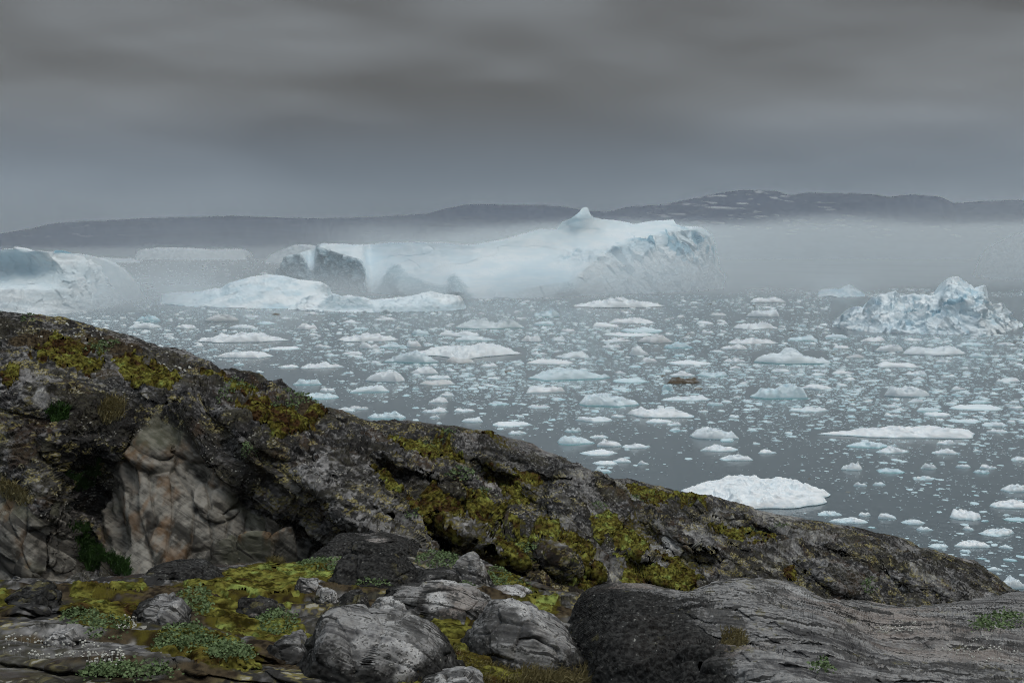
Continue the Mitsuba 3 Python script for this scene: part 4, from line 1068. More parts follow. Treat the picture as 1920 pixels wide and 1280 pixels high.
hill = Sheet(RIDGE, HILL_FOOT, HILL, -80, 2010, 1.9, 330, HB, hill_relief, 1.0, 45.0)
hn = fb(hill.P / [0.9, 1.1, 0.8], 3, 150)
hx = np.clip(bare_mask(hill.px, hill.py, hn), 0, 1)
hs1 = hill.P @ NL + 0.22 * fb(hill.P / [3.0, 3.0, 2.0], 3, 130)
hal = hill.P @ np.array([0.80, 0.35, -0.42])
hy = 0.44 * sstep(0.55, 0.70, 0.75 * fb(np.stack([hs1 * 1.6, hal * 0.30, 0 * hs1], -1), 3, 151) + 0.25 * fb(hill.P / 0.5, 3, 155)) * (0.45 + 0.55 * sstep(600, 800, hill.px))
hy = hy + 0.5 * poly_mask(hill.px, hill.py, [(1215, 1020), (1300, 985), (1345, 1000), (1330, 1030), (1260, 1050)], 12) * sstep(0.4, 0.6, hn) + 0.8 * poly_mask(hill.px, hill.py + 9 * (hn - 0.5), [(1160, 905), (1195, 935), (1200, 955), (1180, 945)], 4)
hy = hy + 0.55 * poly_mask(hill.px, hill.py, [(0, 720), (90, 735), (95, 790), (0, 775)], 12) * sstep(0.45, 0.6, hn)
hy = hy - 0.85 * sstep(0.52, 0.66, fb(hill.P / [2.2, 2.6, 1.5], 3, 152)) * (poly_mask(hill.px, hill.py, [(0, 590), (210, 625), (420, 700), (600, 775), (560, 820), (330, 740), (160, 680), (0, 690)], 20) + 0.7 * poly_mask(hill.px, hill.py, [(700, 870), (960, 870), (1300, 930), (1330, 1120), (1000, 1120), (760, 1010)], 30))

# near ground -------------------------------------------------------
FTOP = pchip([(-100, 1085), (0, 1092), (60, 1086), (120, 1094), (200, 1083), (280, 1074), (340, 1060), (420, 1062), (480, 1054), (560, 1054), (620, 1040), (700, 1024), (800, 1030), (850, 1042), (900, 1050), (960, 1074), (1040, 1098), (1100, 1116), (1200, 1150), (1400, 1180), (2040, 1190)])
NEAR = ranged([(-80, 1085, 16.5), (0, 1092, 16), (0, 1180, 11.6), (0, 1280, 8.8), (0, 1345, 7.7), (-80, 1280, 8.8), (-80, 1345, 7.7), (200, 1083, 17), (200, 1150, 13), (200, 1250, 9.6), (200, 1345, 7.8), (400, 1062, 19), (400, 1150, 13.6), (400, 1230, 10.5), (400, 1345, 7.9), (560, 1054, 20.5), (560, 1150, 14), (560, 1250, 10.4),
               (700, 1024, 23.5), (700, 1100, 16.5), (700, 1200, 12), (700, 1345, 8.2), (900, 1050, 22.8), (900, 1120, 17), (900, 1200, 13), (900, 1345, 8.6), (1040, 1098, 19.5), (1060, 1150, 16), (1060, 1280, 11), (1060, 1345, 9), (1400, 1180, 16), (1400, 1345, 10.5), (2030, 1190, 16), (2030, 1345, 10.5)])
NB = [(470, 1090, 120, 34, -8, 0.35), (120, 1140, 90, 22, -5, 0.5), (300, 1080, 90, 18, -12, 0.5), (450, 1205, 110, 26, 12, 0.35), (130, 1240, 200, 22, 6, 0.35), (430, 1262, 260, 14, 6, 0.25), (640, 1262, 120, 14, 4, 0.3), (880, 1105, 60, 20, 25, 0.5), (990, 1075, 60, 16, 25, 0.6), (800, 1040, 90, 14, 12, 0.5), (620, 1115, 60, 30, 20, 0.4), (40, 1150, 50, 22, 0, 0.35), (1000, 1120, 50, 16, 22, 0.4), (1040, 1165, 50, 22, 15, 0.4)]
for _ in range(46):
    NB.append((rb.uniform(-40, 1060), rb.uniform(1070, 1290), rb.uniform(16, 70), rb.uniform(6, 15), rb.uniform(-8, 24), rb.uniform(0.10, 0.28), 0.55))


def near_relief(P, px, py):
    return rock_relief(P, 200, np.array([0.12, -0.28, 0.95]), 0.30, 0.11, 0.036, (0.95, 0.2, 0.05)) * np.clip(P[..., 1] / 13, 0.6, 1.6)


ground = Sheet(FTOP, interp([(-100, 1345), (2100, 1345)]), NEAR, -80, 2010, 1.9, 170, NB, near_relief, 1.0, 5.0)
gn = fb(ground.P / [0.5, 0.6, 0.4], 3, 250)
gx = 0 * ground.px
gy = 0.55 * sstep(0.52, 0.66, fb(ground.P / [0.8, 1.0, 0.6], 3, 251)) * np.maximum(sstep(380, 620, ground.px), 0.8 * sstep(1200, 1235, ground.py)) - 0.75 * sstep(0.50, 0.62, fb(ground.P / [1.1, 1.3, 0.8], 3, 252))

# the large whaleback at lower right --------------------------------
WTOP = pchip([(1046, 1300), (1052, 1250), (1062, 1200), (1072, 1165), (1082, 1135), (1095, 1113), (1115, 1102), (1150, 1096), (1200, 1096), (1260, 1107), (1290, 1111), (1318, 1101), (1340, 1091), (1400, 1085), (1470, 1089), (1510, 1104), (1550, 1123), (1620, 1128), (1700, 1140), (1760, 1133), (1800, 1130), (1860, 1119), (1920, 1109), (2010, 1105)])
WHALE = ranged([(1046, 1290, 12.2), (1060, 1210, 14.4), (1075, 1160, 15.0), (1100, 1115, 15.4), (1090, 1200, 12.6), (1110, 1280, 10.9), (1110, 1345, 10.6), (1050, 1345, 11.6), (1200, 1097, 15.6), (1200, 1140, 12.6), (1200, 1200, 11.0), (1200, 1280, 10.3), (1200, 1345, 9.9), (1290, 1112, 15.6), (1300, 1160, 12.2), (1320, 1230, 10.2), (1320, 1345, 9.0),
                (1400, 1086, 16.4), (1400, 1130, 13.4), (1400, 1190, 11.3), (1420, 1260, 9.5), (1420, 1345, 8.2), (1510, 1105, 17), (1560, 1150, 14), (1600, 1129, 18), (1600, 1190, 12.4), (1600, 1270, 9.5), (1600, 1345, 8.0), (1760, 1134, 20), (1760, 1180, 14.5), (1760, 1260, 10.3), (1760, 1345, 8.2), (1920, 1110, 24), (1920, 1150, 17.5), (1920, 1200, 13.5), (1920, 1280, 10), (1920, 1345, 8.4), (2010, 1106, 25), (2010, 1345, 8.4)])
WB = [(1400, 1150, 190, 26, 12, 0.35), (1450, 1190, 200, 20, 10, 0.30), (1520, 1225, 220, 18, 8, 0.28), (1600, 1262, 240, 16, 8, 0.25), (1400, 1250, 130, 26, 12, 0.35), (1700, 1195, 180, 16, 14, 0.25), (1400, 1105, 120, 16, 5, 0.25), (1760, 1160, 120, 14, 8, 0.3)]


def whale_relief(P, px, py):
    side = sstep(1330, 1180, px)
    s = P @ np.array([0.28, 0.80, 0.75]) + 0.16 * fb(P * 1.3, 3, 310)
    al = P @ np.array([0.95, -0.25, 0.0])
    band = 1 - np.abs(fb(np.stack([s * 3.2, al * 0.45, 0 * s + 2], -1), 4, 311) - 0.5) * 3
    band2 = fb(np.stack([s * 11, al * 1.0, 0 * s + 7], -1), 3, 312) - 0.5
    return 0.20 * (fb(P / 1.3, 3, 313) - 0.5) + (1 - 0.4 * side) * (0.10 * band + 0.085 * band2) + 0.055 * (fb(P / 0.16, 3, 314) - 0.5) + 0.035 * (fb(P / 0.05, 2, 315) - 0.5) + 0.5 * facets(P, 6000, 0.22, 316) + side * 0.10 * (np.abs(fb(np.stack([P[..., 0] / 0.5, P[..., 1] / 0.8, P[..., 2] / 1.4], -1), 3, 317) - 0.5) * 2)


whale = Sheet(WTOP, interp([(1000, 1345), (2100, 1345)]), WHALE, 1046, 2010, 1.6, 190, WB, whale_relief, 1.15, 6.0)
wn = fb(whale.P / [0.6, 0.6, 0.5], 3, 350)
wx = np.clip(1.0 * sstep(0.12, 0.85, poly_mask(whale.px - 0.30 * (whale.py - 1110) + 90 * (fb(np.stack([whale.px / 60, whale.py / 16, 0 * whale.px], -1), 3, 352) - 0.5), whale.py, [(960, 1080), (1120, 1112), (1200, 1130), (1270, 1165), (1300, 1230), (1310, 1360), (960, 1360)], 100)) + 0.20, 0, 1)
wy = 0.50 * sstep(0.52, 0.66, wn) * poly_mask(whale.px, whale.py, [(1310, 1085), (1480, 1085), (1560, 1140), (1440, 1150), (1300, 1140)], 30) + 0.18
whale.emit('rock_outcrop', 'smooth_rock', np.stack([wx, wy], -1), label='great smooth rock outcrop at lower right with a black left flank', cat='rock outcrop')


# ------------------------------------------------------------------ boulders
def boulder(px0, px1, yt, yb, seed, label, black=0.35, pale=0.2, cuts=5, sheet=None, deep=1.45, sub=5, flat=3.4, tilt=0.0, tan=False):
    sheet = sheet or ground
    rg = np.random.default_rng(seed)
    cx = (px0 + px1) / 2
    p0, _ = sheet.near(cx, yb - 2)
    D = p0[1]
    k = D / F
    rx = (px1 - px0) * k / 2 * (1.0 if tan else 1.04)
    ry = deep * 0.8 * rx if tan else 1.15 * max(deep, 1.2) * 0.8 * rx
    T_ = at(cx, yt, D + (0.55 if tan else 0.75) * ry)
    z0 = p0[2] - 0.10
    rz = max(T_[2] - z0, 0.25 * rx)
    V = np.array(trimesh.creation.icosphere(subdivisions=sub, radius=1.0).vertices)
    m = trimesh.creation.icosphere(subdivisions=sub, radius=1.0)
    for _ in range(cuts + 4):
        nrm = rg.normal(size=3)
        nrm[2] = abs(nrm[2]) * 0.9
        nrm /= np.linalg.norm(nrm)
        off = rg.uniform(0.52, 0.80)
        dd = V @ nrm - off
        V = V - np.clip(dd, 0, None)[:, None] * nrm * 0.85
    V = np.sign(V) * np.abs(V) ** (2 / flat)
    V[:, 2] = np.where(V[:, 2] < 0, V[:, 2] * 0.5, V[:, 2])
    c, s = math.cos(math.radians(tilt)), math.sin(math.radians(tilt))
    V = V @ np.array([[c, 0, -s], [0, 1, 0], [s, 0, c]])
    V = V / [np.abs(V[:, 0]).max(), 1, V[:, 2].max()] * [rx, ry, rz]
    V[:, :2] *= 1 + 0.22 * np.clip(1 - V[:, 2:] / rz, 0, 1.2) ** 1.5 * (not tan)
    V = V + [T_[0], D + 0.85 * ry, z0]
    N = V - V.mean(0)
    N /= np.linalg.norm(N, axis=1, keepdims=True)
    s_ = V @ NL2
    d = 0.14 * rx * (fb(V / (0.9 * rx), 3, seed) - 0.5) + 0.04 * (1 - np.abs(fb(np.stack([s_ * 6, V[:, 0] * 0.6, V[:, 1] * 0.5], -1), 3, seed + 1) - 0.5) * 3) + 0.05 * (fb(V / 0.11, 3, seed + 2) - 0.5) + facets(V, 30, 0.09, seed + 5, joint=0.03) + 0.5 * facets(V, 400, 0.10, seed + 6)
    V = V + N * d[:, None]
    n = fb(V / (0.5 * rx), 3, seed + 3)
    upw = N[:, 2]
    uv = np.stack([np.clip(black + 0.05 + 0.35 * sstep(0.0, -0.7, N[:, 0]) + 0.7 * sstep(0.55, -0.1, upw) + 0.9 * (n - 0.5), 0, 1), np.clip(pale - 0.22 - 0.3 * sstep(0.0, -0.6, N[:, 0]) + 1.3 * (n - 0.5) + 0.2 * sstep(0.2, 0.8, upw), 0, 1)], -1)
    if tan:
        uv = np.stack([0.95 + 0 * n, 0 * n], -1)
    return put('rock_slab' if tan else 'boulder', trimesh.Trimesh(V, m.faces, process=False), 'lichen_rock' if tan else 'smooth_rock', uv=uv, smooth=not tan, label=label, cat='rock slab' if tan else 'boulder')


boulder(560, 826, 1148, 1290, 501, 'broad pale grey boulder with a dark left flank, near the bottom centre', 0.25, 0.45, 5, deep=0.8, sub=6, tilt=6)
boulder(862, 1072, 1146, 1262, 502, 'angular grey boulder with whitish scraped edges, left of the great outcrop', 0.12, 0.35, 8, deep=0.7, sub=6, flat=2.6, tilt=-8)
boulder(252, 338, 1129, 1176, 503, 'small round topped boulder sitting in the moss at lower left', 0.3, 0.4, 5)
boulder(626, 770, 1030, 1112, 504, 'dark rounded boulder at the foot of the overhang', 0.75, 0.0, 4, deep=0.8, sub=6)
boulder(752, 858, 1074, 1126, 505, 'low dark boulder between the dark rounded one and a pale wedge', 0.7, 0.05, 5, tilt=-10)
boulder(848, 916, 1042, 1104, 506, 'pale grey wedge shaped boulder pointing up, among green plants', 0.0, 0.45, 8, flat=2.8)
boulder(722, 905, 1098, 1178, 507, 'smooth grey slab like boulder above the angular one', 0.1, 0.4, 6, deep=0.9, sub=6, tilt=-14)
boulder(798, 902, 1264, 1310, 508, 'pale boulder cut by the bottom edge of the picture', 0.15, 0.5, 4)
boulder(552, 612, 1090, 1132, 509, 'small grey boulder with a spotted top, right of the big moss carpet', 0.25, 0.3, 6)
boulder(596, 630, 1108, 1140, 510, 'pale whitish stone beside the small spotted boulder', 0.0, 0.7, 6, sub=4)
boulder(632, 690, 1112, 1152, 511, 'dark knobbly boulder above the broad pale one', 0.6, 0.1, 5)
boulder(694, 762, 1130, 1166, 512, 'pale flat topped stone above the broad pale boulder', 0.0, 0.6, 5, sub=4)
boulder(884, 918, 1110, 1144, 513, 'small upright pale stone under the pale wedge', 0.0, 0.5, 6, sub=4)
boulder(912, 984, 1105, 1132, 514, 'flat whitish stone beside the yellow green moss', 0.0, 0.7, 5, sub=4)
boulder(962, 1012, 1136, 1172, 515, 'low grey stone right of the angular boulder top', 0.2, 0.3, 5, sub=4)
boulder(500, 588, 1198, 1240, 516, 'low whitish stone between the flowering moss mound and the broad boulder', 0.35, 0.35, 5, deep=0.6)
boulder(88, 136, 1186, 1216, 517, 'pale grey stone at the left, in front of the brown moss', 0.1, 0.5, 5, sub=4)
boulder(448, 520, 1128, 1160, 518, 'small dark stone half sunk in the yellow green moss', 0.7, 0.1, 5, sub=4)
boulder(20, 100, 1104, 1152, 519, 'black rounded boulder at the left under the tan slab', 0.85, 0.0, 4)
boulder(270, 400, 1062, 1100, 520, 'black lichen covered ledge boulder under the tan cliff', 0.8, 0.05, 5, deep=0.6)
boulder(600, 760, 1012, 1050, 521, 'flat dark boulder lying under the overhang', 0.5, 0.15, 5, deep=0.6)
boulder(1108, 1142, 1055, 1096, 522, 'small upright grey stone in the moss hollow of the slope', 0.1, 0.3, 5, hill, sub=4)
boulder(396, 446, 1012, 1062, 530, 'low squat rock slab, leftmost of the row under the tan cliff', sheet=hill, cuts=-3, flat=5, deep=0.7, tan=True, sub=5)
boulder(444, 508, 1000, 1060, 531, 'broad upright rock slab under the tan cliff, split from its neighbours', sheet=hill, cuts=-3, flat=7, deep=0.6, tan=True, sub=5, tilt=3)
boulder(506, 556, 990, 1056, 532, 'tilted upright rock slab with a slanting top, rightmost of the row', sheet=hill, cuts=-3, flat=6, deep=0.6, tan=True, sub=5, tilt=-9)
boulder(496, 524, 972, 1030, 533, 'narrow pointed rock slab standing behind the tilted one', sheet=hill, cuts=-2, flat=4, deep=0.6, tan=True, sub=5, tilt=6)


# ------------------------------------------------------------------ moss
FILM = {}


def moss(sheet, pts, tone, label, thick=0.085, soft=9.0, seed=[600]):
    seed[0] += 7
    FILM.setdefault(id(sheet), []).append(pts)
    m, u = sheet.patch(pts, thick * (1.2 if sheet is hill else 0.5), tone + 0.10, seed[0], soft * (1 if sheet is hill else 2.2))
    put('moss_patch', m, 'moss_skin', uv=u, smooth=True, label=label, cat='moss')


moss(hill, [(52, 668), (90, 658), (160, 664), (192, 690), (165, 714), (150, 704), (100, 692)], 0.42, 'dark olive moss patch with a ragged lower edge, high on the left slope')
moss(hill, [(205, 680), (240, 668), (290, 680), (330, 704), (348, 735), (312, 750), (268, 737), (222, 704)], 0.50, 'olive green moss carpet on the upper left slope, pointing to the right')
moss(hill, [(60, 652), (92, 634), (182, 640), (196, 660), (130, 668), (70, 664)], 0.14, 'rust brown moss patch above the dark olive one')
moss(hill, [(92, 640), (98, 630), (138, 634), (134, 644)], 0.6, 'small yellow olive moss cushion on top of the rust brown patch', soft=4)
moss(hill, [(6, 690), (35, 688), (38, 722), (4, 718)], 0.42, 'small olive moss patch at the left edge of the hillside', soft=5)
moss(hill, [(374, 704), (402, 704), (442, 724), (482, 746), (472, 756), (420, 742), (380, 720)], 0.40, 'narrow olive moss strip slanting down the upper slope')
moss(hill, [(455, 764), (480, 752), (540, 772), (592, 790), (582, 812), (540, 822), (500, 800), (462, 786)], 0.30, 'brown and olive moss patch under the bright green plants near the skyline')
moss(hill, [(486, 806), (510, 800), (536, 818), (524, 830), (498, 822)], 0.25, 'small brown moss cushion below the brown and olive patch', soft=4)
moss(hill, [(714, 832), (740, 822), (800, 830), (862, 846), (870, 866), (826, 880), (780, 856), (740, 850)], 0.46, 'golden olive moss carpet just below the middle skyline')
moss(hill, [(676, 892), (700, 880), (736, 884), (748, 910), (754, 944), (736, 938), (700, 908)], 0.50, 'olive moss patch hanging in a gully right of the overhang')
moss(hill, [(766, 934), (800, 922), (836, 932), (858, 960), (876, 1004), (852, 1034), (806, 1000), (770, 966)], 0.34, 'large dark olive moss patch in the middle of the slope')
moss(hill, [(846, 930), (890, 924), (932, 970), (954, 1004), (905, 995), (862, 964)], 0.34, 'brownish moss strip beside the large dark olive patch')
moss(hill, [(930, 882), (985, 876), (1014, 905), (1004, 962), (960, 950), (938, 915)], 0.48, 'olive moss hollow left of the dark rounded rock')
moss(hill, [(1100, 968), (1160, 958), (1222, 974), (1244, 1022), (1196, 1044), (1124, 1014)], 0.62, 'bright yellow green moss carpet in a hollow of the slope')
moss(hill, [(940, 985), (1030, 995), (1105, 1040), (1122, 1062), (1085, 1066), (1000, 1024)], 0.50, 'long olive moss band running down below the dark rounded rock')
moss(hill, [(1136, 1052), (1250, 1060), (1326, 1090), (1290, 1112), (1176, 1104)], 0.46, 'wide olive moss carpet behind the great outcrop')
moss(hill, [(1216, 920), (1300, 924), (1324, 946), (1280, 952), (1228, 938)], 0.50, 'moss cushion on the skyline beside the largest floe')
moss(hill, [(1150, 905), (1200, 912), (1252, 942), (1220, 958), (1158, 936)], 0.36, 'orange olive moss streak below the skyline cushion')
moss(hill, [(1306, 988), (1350, 992), (1436, 1012), (1450, 1030), (1380, 1022), (1320, 1004)], 0.45, 'thin olive moss line between two rock ribs at right')
moss(hill, [(864, 804), (900, 804), (968, 830), (962, 838), (904, 824)], 0.22, 'thin rusty moss streak along the middle skyline', soft=4)
moss(hill, [(1466, 1072), (1488, 1070), (1500, 1092), (1480, 1100)], 0.25, 'tiny brown moss tuft on the right hand slope', soft=4)
moss(hill, [(930, 1000), (990, 1020), (1000, 1050), (960, 1040)], 0.62, 'small yellow green moss patch on the middle slope', soft=5)
moss(hill, [(1060, 1090), (1110, 1062), (1140, 1090), (1090, 1104)], 0.40, 'brown green moss clump near the top of the great outcrop', soft=5)

moss(hill, [(876, 990), (930, 1000), (985, 1040), (1010, 1066), (960, 1072), (905, 1030)], 0.42, 'dark olive moss gully low on the middle slope')
moss(hill, [(1010, 958), (1060, 1000), (1110, 1012), (1110, 1034), (1040, 1010), (1004, 985)], 0.55, 'olive moss strip under the dark rounded rock')
moss(hill, [(1000, 1062), (1060, 1062), (1120, 1078), (1110, 1100), (1040, 1096)], 0.60, 'green olive moss just above the great outcrop, left part')
moss(hill, [(905, 868), (935, 872), (940, 900), (915, 900)], 0.35, 'small brown moss cushion above the olive hollow', soft=5)
moss(hill, [(1225, 1036), (1290, 1040), (1330, 1066), (1300, 1080), (1240, 1060)], 0.22, 'rusty brown moss shelf right of the bright carpet')
moss(ground, [(316, 1112), (420, 1084), (500, 1058), (600, 1056), (684, 1088), (690, 1112), (600, 1106), (560, 1142), (480, 1152), (400, 1124)], 0.68, 'largest yellow green moss carpet, below the tan cliff', 0.10)
moss(ground, [(245, 1196), (330, 1180), (430, 1198), (492, 1230), (486, 1256), (400, 1256), (300, 1226)], 0.40, 'rounded moss mound dotted with green plants at lower left', 0.14)
moss(ground, [(116, 1150), (180, 1133), (262, 1145), (254, 1178), (180, 1190), (126, 1166)], 0.46, 'brown olive moss patch left of the small round boulder', 0.08)
moss(ground, [(340, 1130), (470, 1130), (564, 1170), (594, 1194), (500, 1200), (400, 1170)], 0.66, 'green moss patch right of the small round boulder', 0.09)
moss(ground, [(196, 1110), (262, 1098), (274, 1126), (206, 1134)], 0.55, 'small olive moss cushion under the green grass gully', 0.08, 5)
moss(ground, [(130, 1120), (180, 1106), (190, 1130), (140, 1138)], 0.36, 'small brown moss cushion at far left, under the tan slab', 0.07, 5)
moss(ground, [(905, 1076), (960, 1072), (1004, 1110), (1044, 1132), (1040, 1168), (1000, 1166), (960, 1124)], 0.64, 'yellow green moss trail left of the great outcrop', 0.08)
moss(ground, [(800, 1176), (850, 1166), (884, 1180), (890, 1232), (1004, 1250), (1075, 1296), (720, 1296), (756, 1250), (830, 1226)], 0.42, 'mossy brown hollow between the two big boulders', 0.10)
moss(ground, [(-60, 1128), (12, 1120), (22, 1150), (-10, 1160), (-60, 1160)], 0.5, 'olive moss at the left edge of the near ground', 0.08, 5)


def film(sheet, reach):
    m = 0 * sheet.px
    for pts in FILM[id(sheet)]:
        q = np.array(pts, float)
        x0, y0 = q.min(0) - 2 * reach
        x1, y1 = q.max(0) + 2 * reach
        j = np.nonzero((sheet.px[0] > x0) & (sheet.px[0] < x1))[0]
        sub = np.s_[:, j[0]:j[-1] + 1]
        m[sub] = np.maximum(m[sub], poly_mask(sheet.px[sub], sheet.py[sub], pts, reach))
    return sstep(0.0, 0.75, m)


hx = np.where(hx > 0.02, hx, -0.42 * film(hill, 15))
gx = -0.85 * film(ground, 20)
hill.emit('hillside', 'lichen_rock', np.stack([hx, np.clip(hy, -1, 1)], -1), label='dark lichen covered gneiss hillside falling to the fjord', kind='structure')
ground.emit('bedrock', 'lichen_rock', np.stack([gx, np.clip(gy, -1, 1)], -1), label='near ground of broken bedrock and turf', kind='structure')


# ------------------------------------------------------------------ plants
def leaves(sheet, cx, cy, rx, ry, n, size, seed, h=0.10):
    """a low dwarf willow: many small paired leaves in a cushion on the ground"""
    rg = np.random.default_rng(seed)
    a, r = rg.uniform(0, 2 * np.pi, n), np.sqrt(rg.random(n))
    clump = fb(np.stack([np.cos(a) * r * 3 + seed, np.sin(a) * r * 3, r * 0], -1), 2, seed)
    keep = clump > 0.40
    a, r = a[keep], r[keep]
    V, Fc, U = [], [], []
    for t, q in zip(a, r):
        x, y = cx + rx * q * math.cos(t), cy + ry * q * math.sin(t)
        p, nn = sheet.near(x, y)
        hh = h * (1 - q * q) ** 0.5 * rg.uniform(0.3, 1.1) + 0.03
        c = p + np.array([rg.normal(0, 0.02), rg.normal(0, 0.05), hh])
        s = size * rg.uniform(0.6, 1.25)
        d = rg.normal(size=3)
        d[2] = abs(d[2]) * 0.6
        d /= np.linalg.norm(d)
        e = np.cross(d, rg.normal(size=3))
        e /= np.linalg.norm(e)
        o = len(V)
        V += [c - d * s * 0.2, c + d * s * 0.45 + e * s * 0.42, c + d * s * 1.1 + np.array([0, 0, -0.1 * s]), c + d * s * 0.45 - e * s * 0.42]
        Fc += [[o, o + 1, o + 2], [o, o + 2, o + 3]]
        U += [[rg.random() * 0.9 + 0.1 * hh / h, 0]] * 4
    return trimesh.Trimesh(V, Fc, process=False), np.array(U)


def willow(sheet, cx, cy, rx, ry, n, label, size=0.055, seed=[800], h=0.10):
    seed[0] += 11
    m, u = leaves(sheet, cx, cy, rx, ry, int(n * 2.0), size * 0.62, seed[0], h)
    put('dwarf_shrub', m, 'willow_leaf', uv=u, smooth=False, label=label, cat='shrub')


willow(hill, 548, 768, 52, 12, 620, 'bright green strip of plants on the left skyline slope', 0.10)
willow(hill, 188, 655, 34, 9, 320, 'pale green plants above the olive moss carpet', 0.09)
willow(hill, 55, 598, 18, 5, 90, 'small green plant on the hilltop at far left', 0.08)
willow(hill, 440, 745, 34, 8, 240, 'yellow green plants along the narrow moss strip', 0.09)
willow(hill, 866, 897, 34, 11, 340, 'green plants on a ledge above the large dark moss patch', 0.10)
willow(hill, 815, 834, 40, 7, 200, 'green plants along the top of the golden moss carpet', 0.09)
willow(hill, 760, 985, 16, 8, 90, 'small green tuft of leaves beside the overhang', 0.08)
willow(hill, 1120, 955, 16, 6, 80, 'green leaves at the top of the bright moss carpet', 0.09)
willow(hill, 1200, 940, 28, 8, 180, 'green plants below the skyline moss cushion', 0.10)
willow(hill, 985, 1040, 34, 16, 260, 'scattered green plants on the middle slope, low down', 0.09)
willow(hill, 1625, 1108, 16, 10, 120, 'green tuft behind the great outcrop at right', 0.10)
willow(hill, 1460, 992, 18, 7, 90, 'green tuft high on the right hand slope', 0.09)
willow(hill, 905, 932, 26, 7, 120, 'green plants on top of the brownish moss strip', 0.08)
willow(hill, 460, 850, 20, 12, 110, 'faint green plants on the rock above the overhang', 0.07)
willow(hill, 1400, 1010, 30, 6, 110, 'green plants along the thin moss line at right', 0.08)
willow(ground, 822, 1058, 42, 16, 520, 'large green plant left of the pale wedge boulder', 0.06)
willow(ground, 600, 1066, 40, 9, 360, 'green plants on the far edge of the largest moss carpet', 0.065)
willow(ground, 648, 1082, 36, 8, 260, 'green plants at the right end of the largest moss carpet', 0.06)
willow(ground, 362, 1148, 36, 16, 520, 'grey green plants beside the small round boulder', 0.05, h=0.12)
willow(ground, 350, 1215, 62, 18, 800, 'grey green plants spread over the rounded moss mound', 0.045, h=0.10)
willow(ground, 430, 1235, 44, 16, 520, 'bright green plants on the right side of the rounded moss mound', 0.045)
willow(ground, 520, 1165, 36, 14, 420, 'green plants right of the half sunk stone', 0.05)
willow(ground, 200, 1196, 40, 9, 300, 'green plants in front of the brown olive moss', 0.045)
willow(ground, 150, 1180, 40, 8, 260, 'green plants at lower left beside the pale grey stone', 0.045)
willow(ground, 700, 1112, 36, 8, 260, 'green plants around the pale flat topped stone', 0.05)
willow(ground, 852, 1120, 36, 12, 300, 'dark green plants under the low dark boulder', 0.05)
willow(ground, 960, 1108, 40, 7, 220, 'green plants over the flat whitish stone', 0.05)
willow(ground, 930, 1082, 26, 8, 200, 'green plants at the top of the yellow green moss trail', 0.055)
willow(ground, 845, 1168, 24, 6, 160, 'green leaves behind the angular boulder', 0.045)
willow(ground, 240, 1278, 90, 10, 700, 'green plants along the bottom edge at left', 0.04)
willow(ground, 430, 1248, 36, 5, 160, 'small green leaves on the near rock strip', 0.04)
willow(whale, 1880, 1185, 40, 9, 360, 'green plants on the great outcrop near the right edge', 0.055)
willow(whale, 1845, 1200, 24, 8, 200, 'green leaves just below the plants at the right edge', 0.05)
willow(whale, 1535, 1276, 24, 5, 120, 'small green plant on the outcrop at the bottom edge', 0.04)


def blades(sheet, spots, n, ln, wd, seed, bsdf, label, key='grass', lean=(0.3, -0.3)):
    """grass: bent blades on an area, one mesh"""
    rg = np.random.default_rng(seed)
    pts = np.array(spots, float)
    x0, y0 = pts.min(0)
    x1, y1 = pts.max(0)
    V, Fc, U = [], [], []
    while len(V) < 5 * n:
        x, y = rg.uniform(x0, x1), rg.uniform(y0, y1)
        if poly_mask(np.array([x]), np.array([y]), spots, 3)[0] < rg.random():
            continue
        p, nn = sheet.near(x, y)
        L = ln * rg.uniform(0.5, 1.2)
        d = np.array([lean[0] + rg.normal(0, 0.45), lean[1] + rg.normal(0, 0.3), 1.0])
        d /= np.linalg.norm(d)
        e = np.array([1, rg.normal(0, 0.4), 0.0])
        e = e / np.linalg.norm(e) * wd
        b = d + np.array([lean[0], lean[1], -0.9]) * rg.uniform(0.3, 0.9)
        o = len(V)
        m1 = p + d * L * 0.55
        V += [p - e, p + e, m1 - e * 0.8, m1 + e * 0.8, m1 + b * L * 0.5]
        Fc += [[o, o + 1, o + 3], [o, o + 3, o + 2], [o + 2, o + 3, o + 4]]
        U += [[rg.random(), 0]] * 5
    put(key, trimesh.Trimesh(V, Fc, process=False), bsdf, uv=np.array(U), smooth=False, label=label, cat='grass', kind='stuff')


blades(hill, [(138, 985), (152, 990), (160, 1020), (200, 1045), (245, 1062), (245, 1085), (210, 1072), (160, 1080), (146, 1050)], 2600, 0.30, 0.012, 901, 'green_grass', 'green grass growing in the gully left of the tan cliff')
blades(hill, [(118, 890), (150, 900), (172, 870), (192, 855), (186, 890), (165, 915), (140, 912)], 1100, 0.28, 0.012, 902, 'green_grass', 'dark green grass on a ledge of the left cliff')
blades(hill, [(84, 775), (100, 765), (128, 772), (124, 792), (100, 795)], 500, 0.26, 0.012, 903, 'green_grass', 'grass tufts on the cliff under the dark olive moss')
blades(hill, [(182, 770), (205, 755), (228, 765), (226, 795), (196, 798)], 600, 0.3, 0.011, 904, 'dry_grass', 'dry grass hanging over the top of the left cliff')
blades(hill, [(0, 905), (30, 915), (60, 945), (40, 945), (0, 930)], 500, 0.25, 0.011, 905, 'dry_grass', 'dry grass along the top of the tan slab')
blades(ground, [(970, 1290), (985, 1262), (1040, 1250), (1100, 1262), (1130, 1290)], 2200, 0.17, 0.0042, 906, 'dry_grass', 'pale dry grass at the bottom edge beside the great outcrop')
blades(ground, [(498, 1058), (505, 1050), (525, 1050), (532, 1058)], 220, 0.16, 0.006, 907, 'dry_grass', 'small dry grass tuft at the foot of the tan cliff')
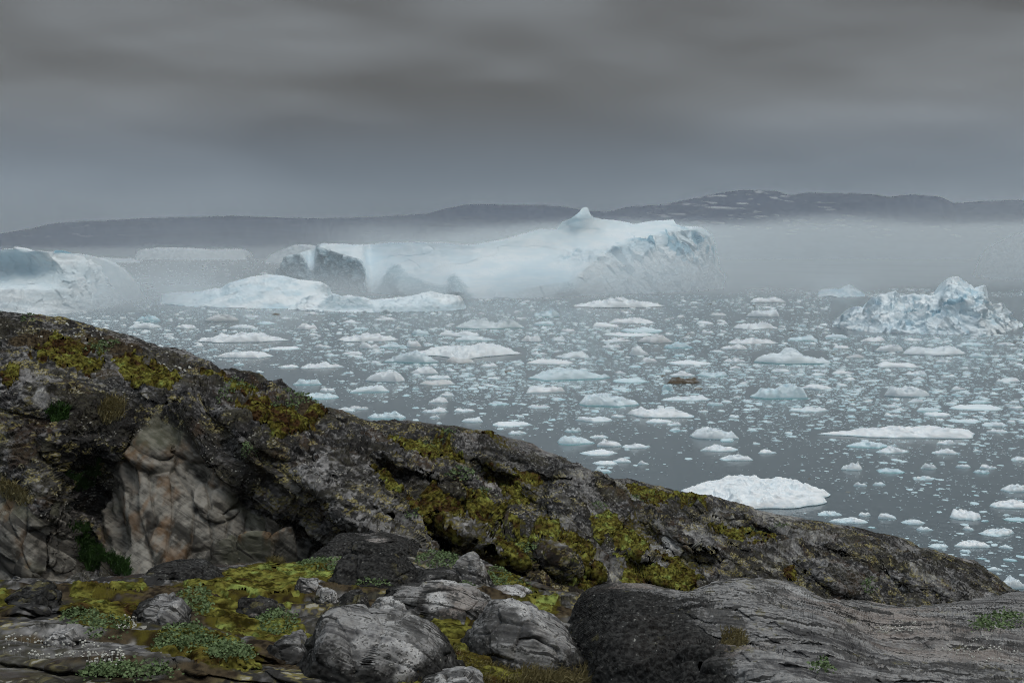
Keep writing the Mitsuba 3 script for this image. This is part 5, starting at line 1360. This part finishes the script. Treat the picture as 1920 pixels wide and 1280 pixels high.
blades(whale, [(1355, 1205), (1385, 1200), (1405, 1215), (1390, 1228), (1350, 1228)], 700, 0.08, 0.0035, 908, 'dry_grass', 'straw coloured grass in a hollow of the great outcrop')
blades(ground, [(760, 1250), (830, 1232), (900, 1236), (1000, 1256), (1000, 1285), (760, 1290)], 2200, 0.11, 0.0035, 909, 'dry_grass', 'thin dry grass over the mossy brown hollow')


def blooms(sheet, polys, n, size, seed, label, h=0.05):
    rg = np.random.default_rng(seed)
    base = trimesh.creation.icosphere(subdivisions=1, radius=1.0)
    V, Fc, U = [], [], []
    o = 0
    for poly, share in polys:
        pts = np.array(poly, float)
        c = 0
        while c < n * share:
            x, y = rg.uniform(pts[:, 0].min(), pts[:, 0].max()), rg.uniform(pts[:, 1].min(), pts[:, 1].max())
            if poly_mask(np.array([x]), np.array([y]), poly, 3)[0] < rg.random():
                continue
            p, nn = sheet.near(x, y)
            s = size * rg.uniform(0.5, 1.3)
            v = base.vertices * s * [1, 1, rg.uniform(0.6, 1.2)] * rg.uniform(0.7, 1.2, (len(base.vertices), 1)) + p + [0, 0, h * rg.uniform(0.3, 1.2)]
            V.append(v)
            Fc.append(base.faces + o)
            st = np.array([p + [-0.003, 0, -0.02], p + [0.003, 0, -0.02], v.mean(0)])
            V.append(st)
            Fc.append(np.array([[0, 1, 2]]) + o + len(v))
            o += len(v) + 3
            U += [[rg.random(), 0]] * (len(v) + 3)
            c += 1
    put('cotton_grass', trimesh.Trimesh(np.concatenate(V), np.concatenate(Fc), process=False), 'white_bloom', uv=np.array(U), smooth=True, label=label, cat='flowers', kind='stuff')


blooms(ground, [([(0, 1200), (150, 1205), (200, 1225), (160, 1240), (0, 1235)], 0.45), ([(215, 1178), (250, 1170), (260, 1185), (225, 1195)], 0.25), ([(160, 1240), (230, 1238), (240, 1255), (170, 1262)], 0.3)], 220, 0.0095, 951, 'white cotton grass heads dotted over the near ground at left')
blooms(whale, [([(1640, 1190), (1720, 1185), (1730, 1205), (1650, 1208)], 0.4), ([(1760, 1225), (1840, 1220), (1910, 1240), (1900, 1262), (1780, 1240)], 0.4), ([(1840, 1195), (1870, 1192), (1870, 1215), (1840, 1212)], 0.2)], 170, 0.0085, 952, 'white flowers dotted over the great outcrop at right')
blooms(hill, [([(40, 620), (110, 600), (200, 640), (250, 660), (120, 640)], 0.5), ([(300, 665), (360, 690), (350, 710), (290, 690)], 0.5)], 110, 0.035, 953, 'pale lichen tufts scattered on the top of the left slope', 0.02)
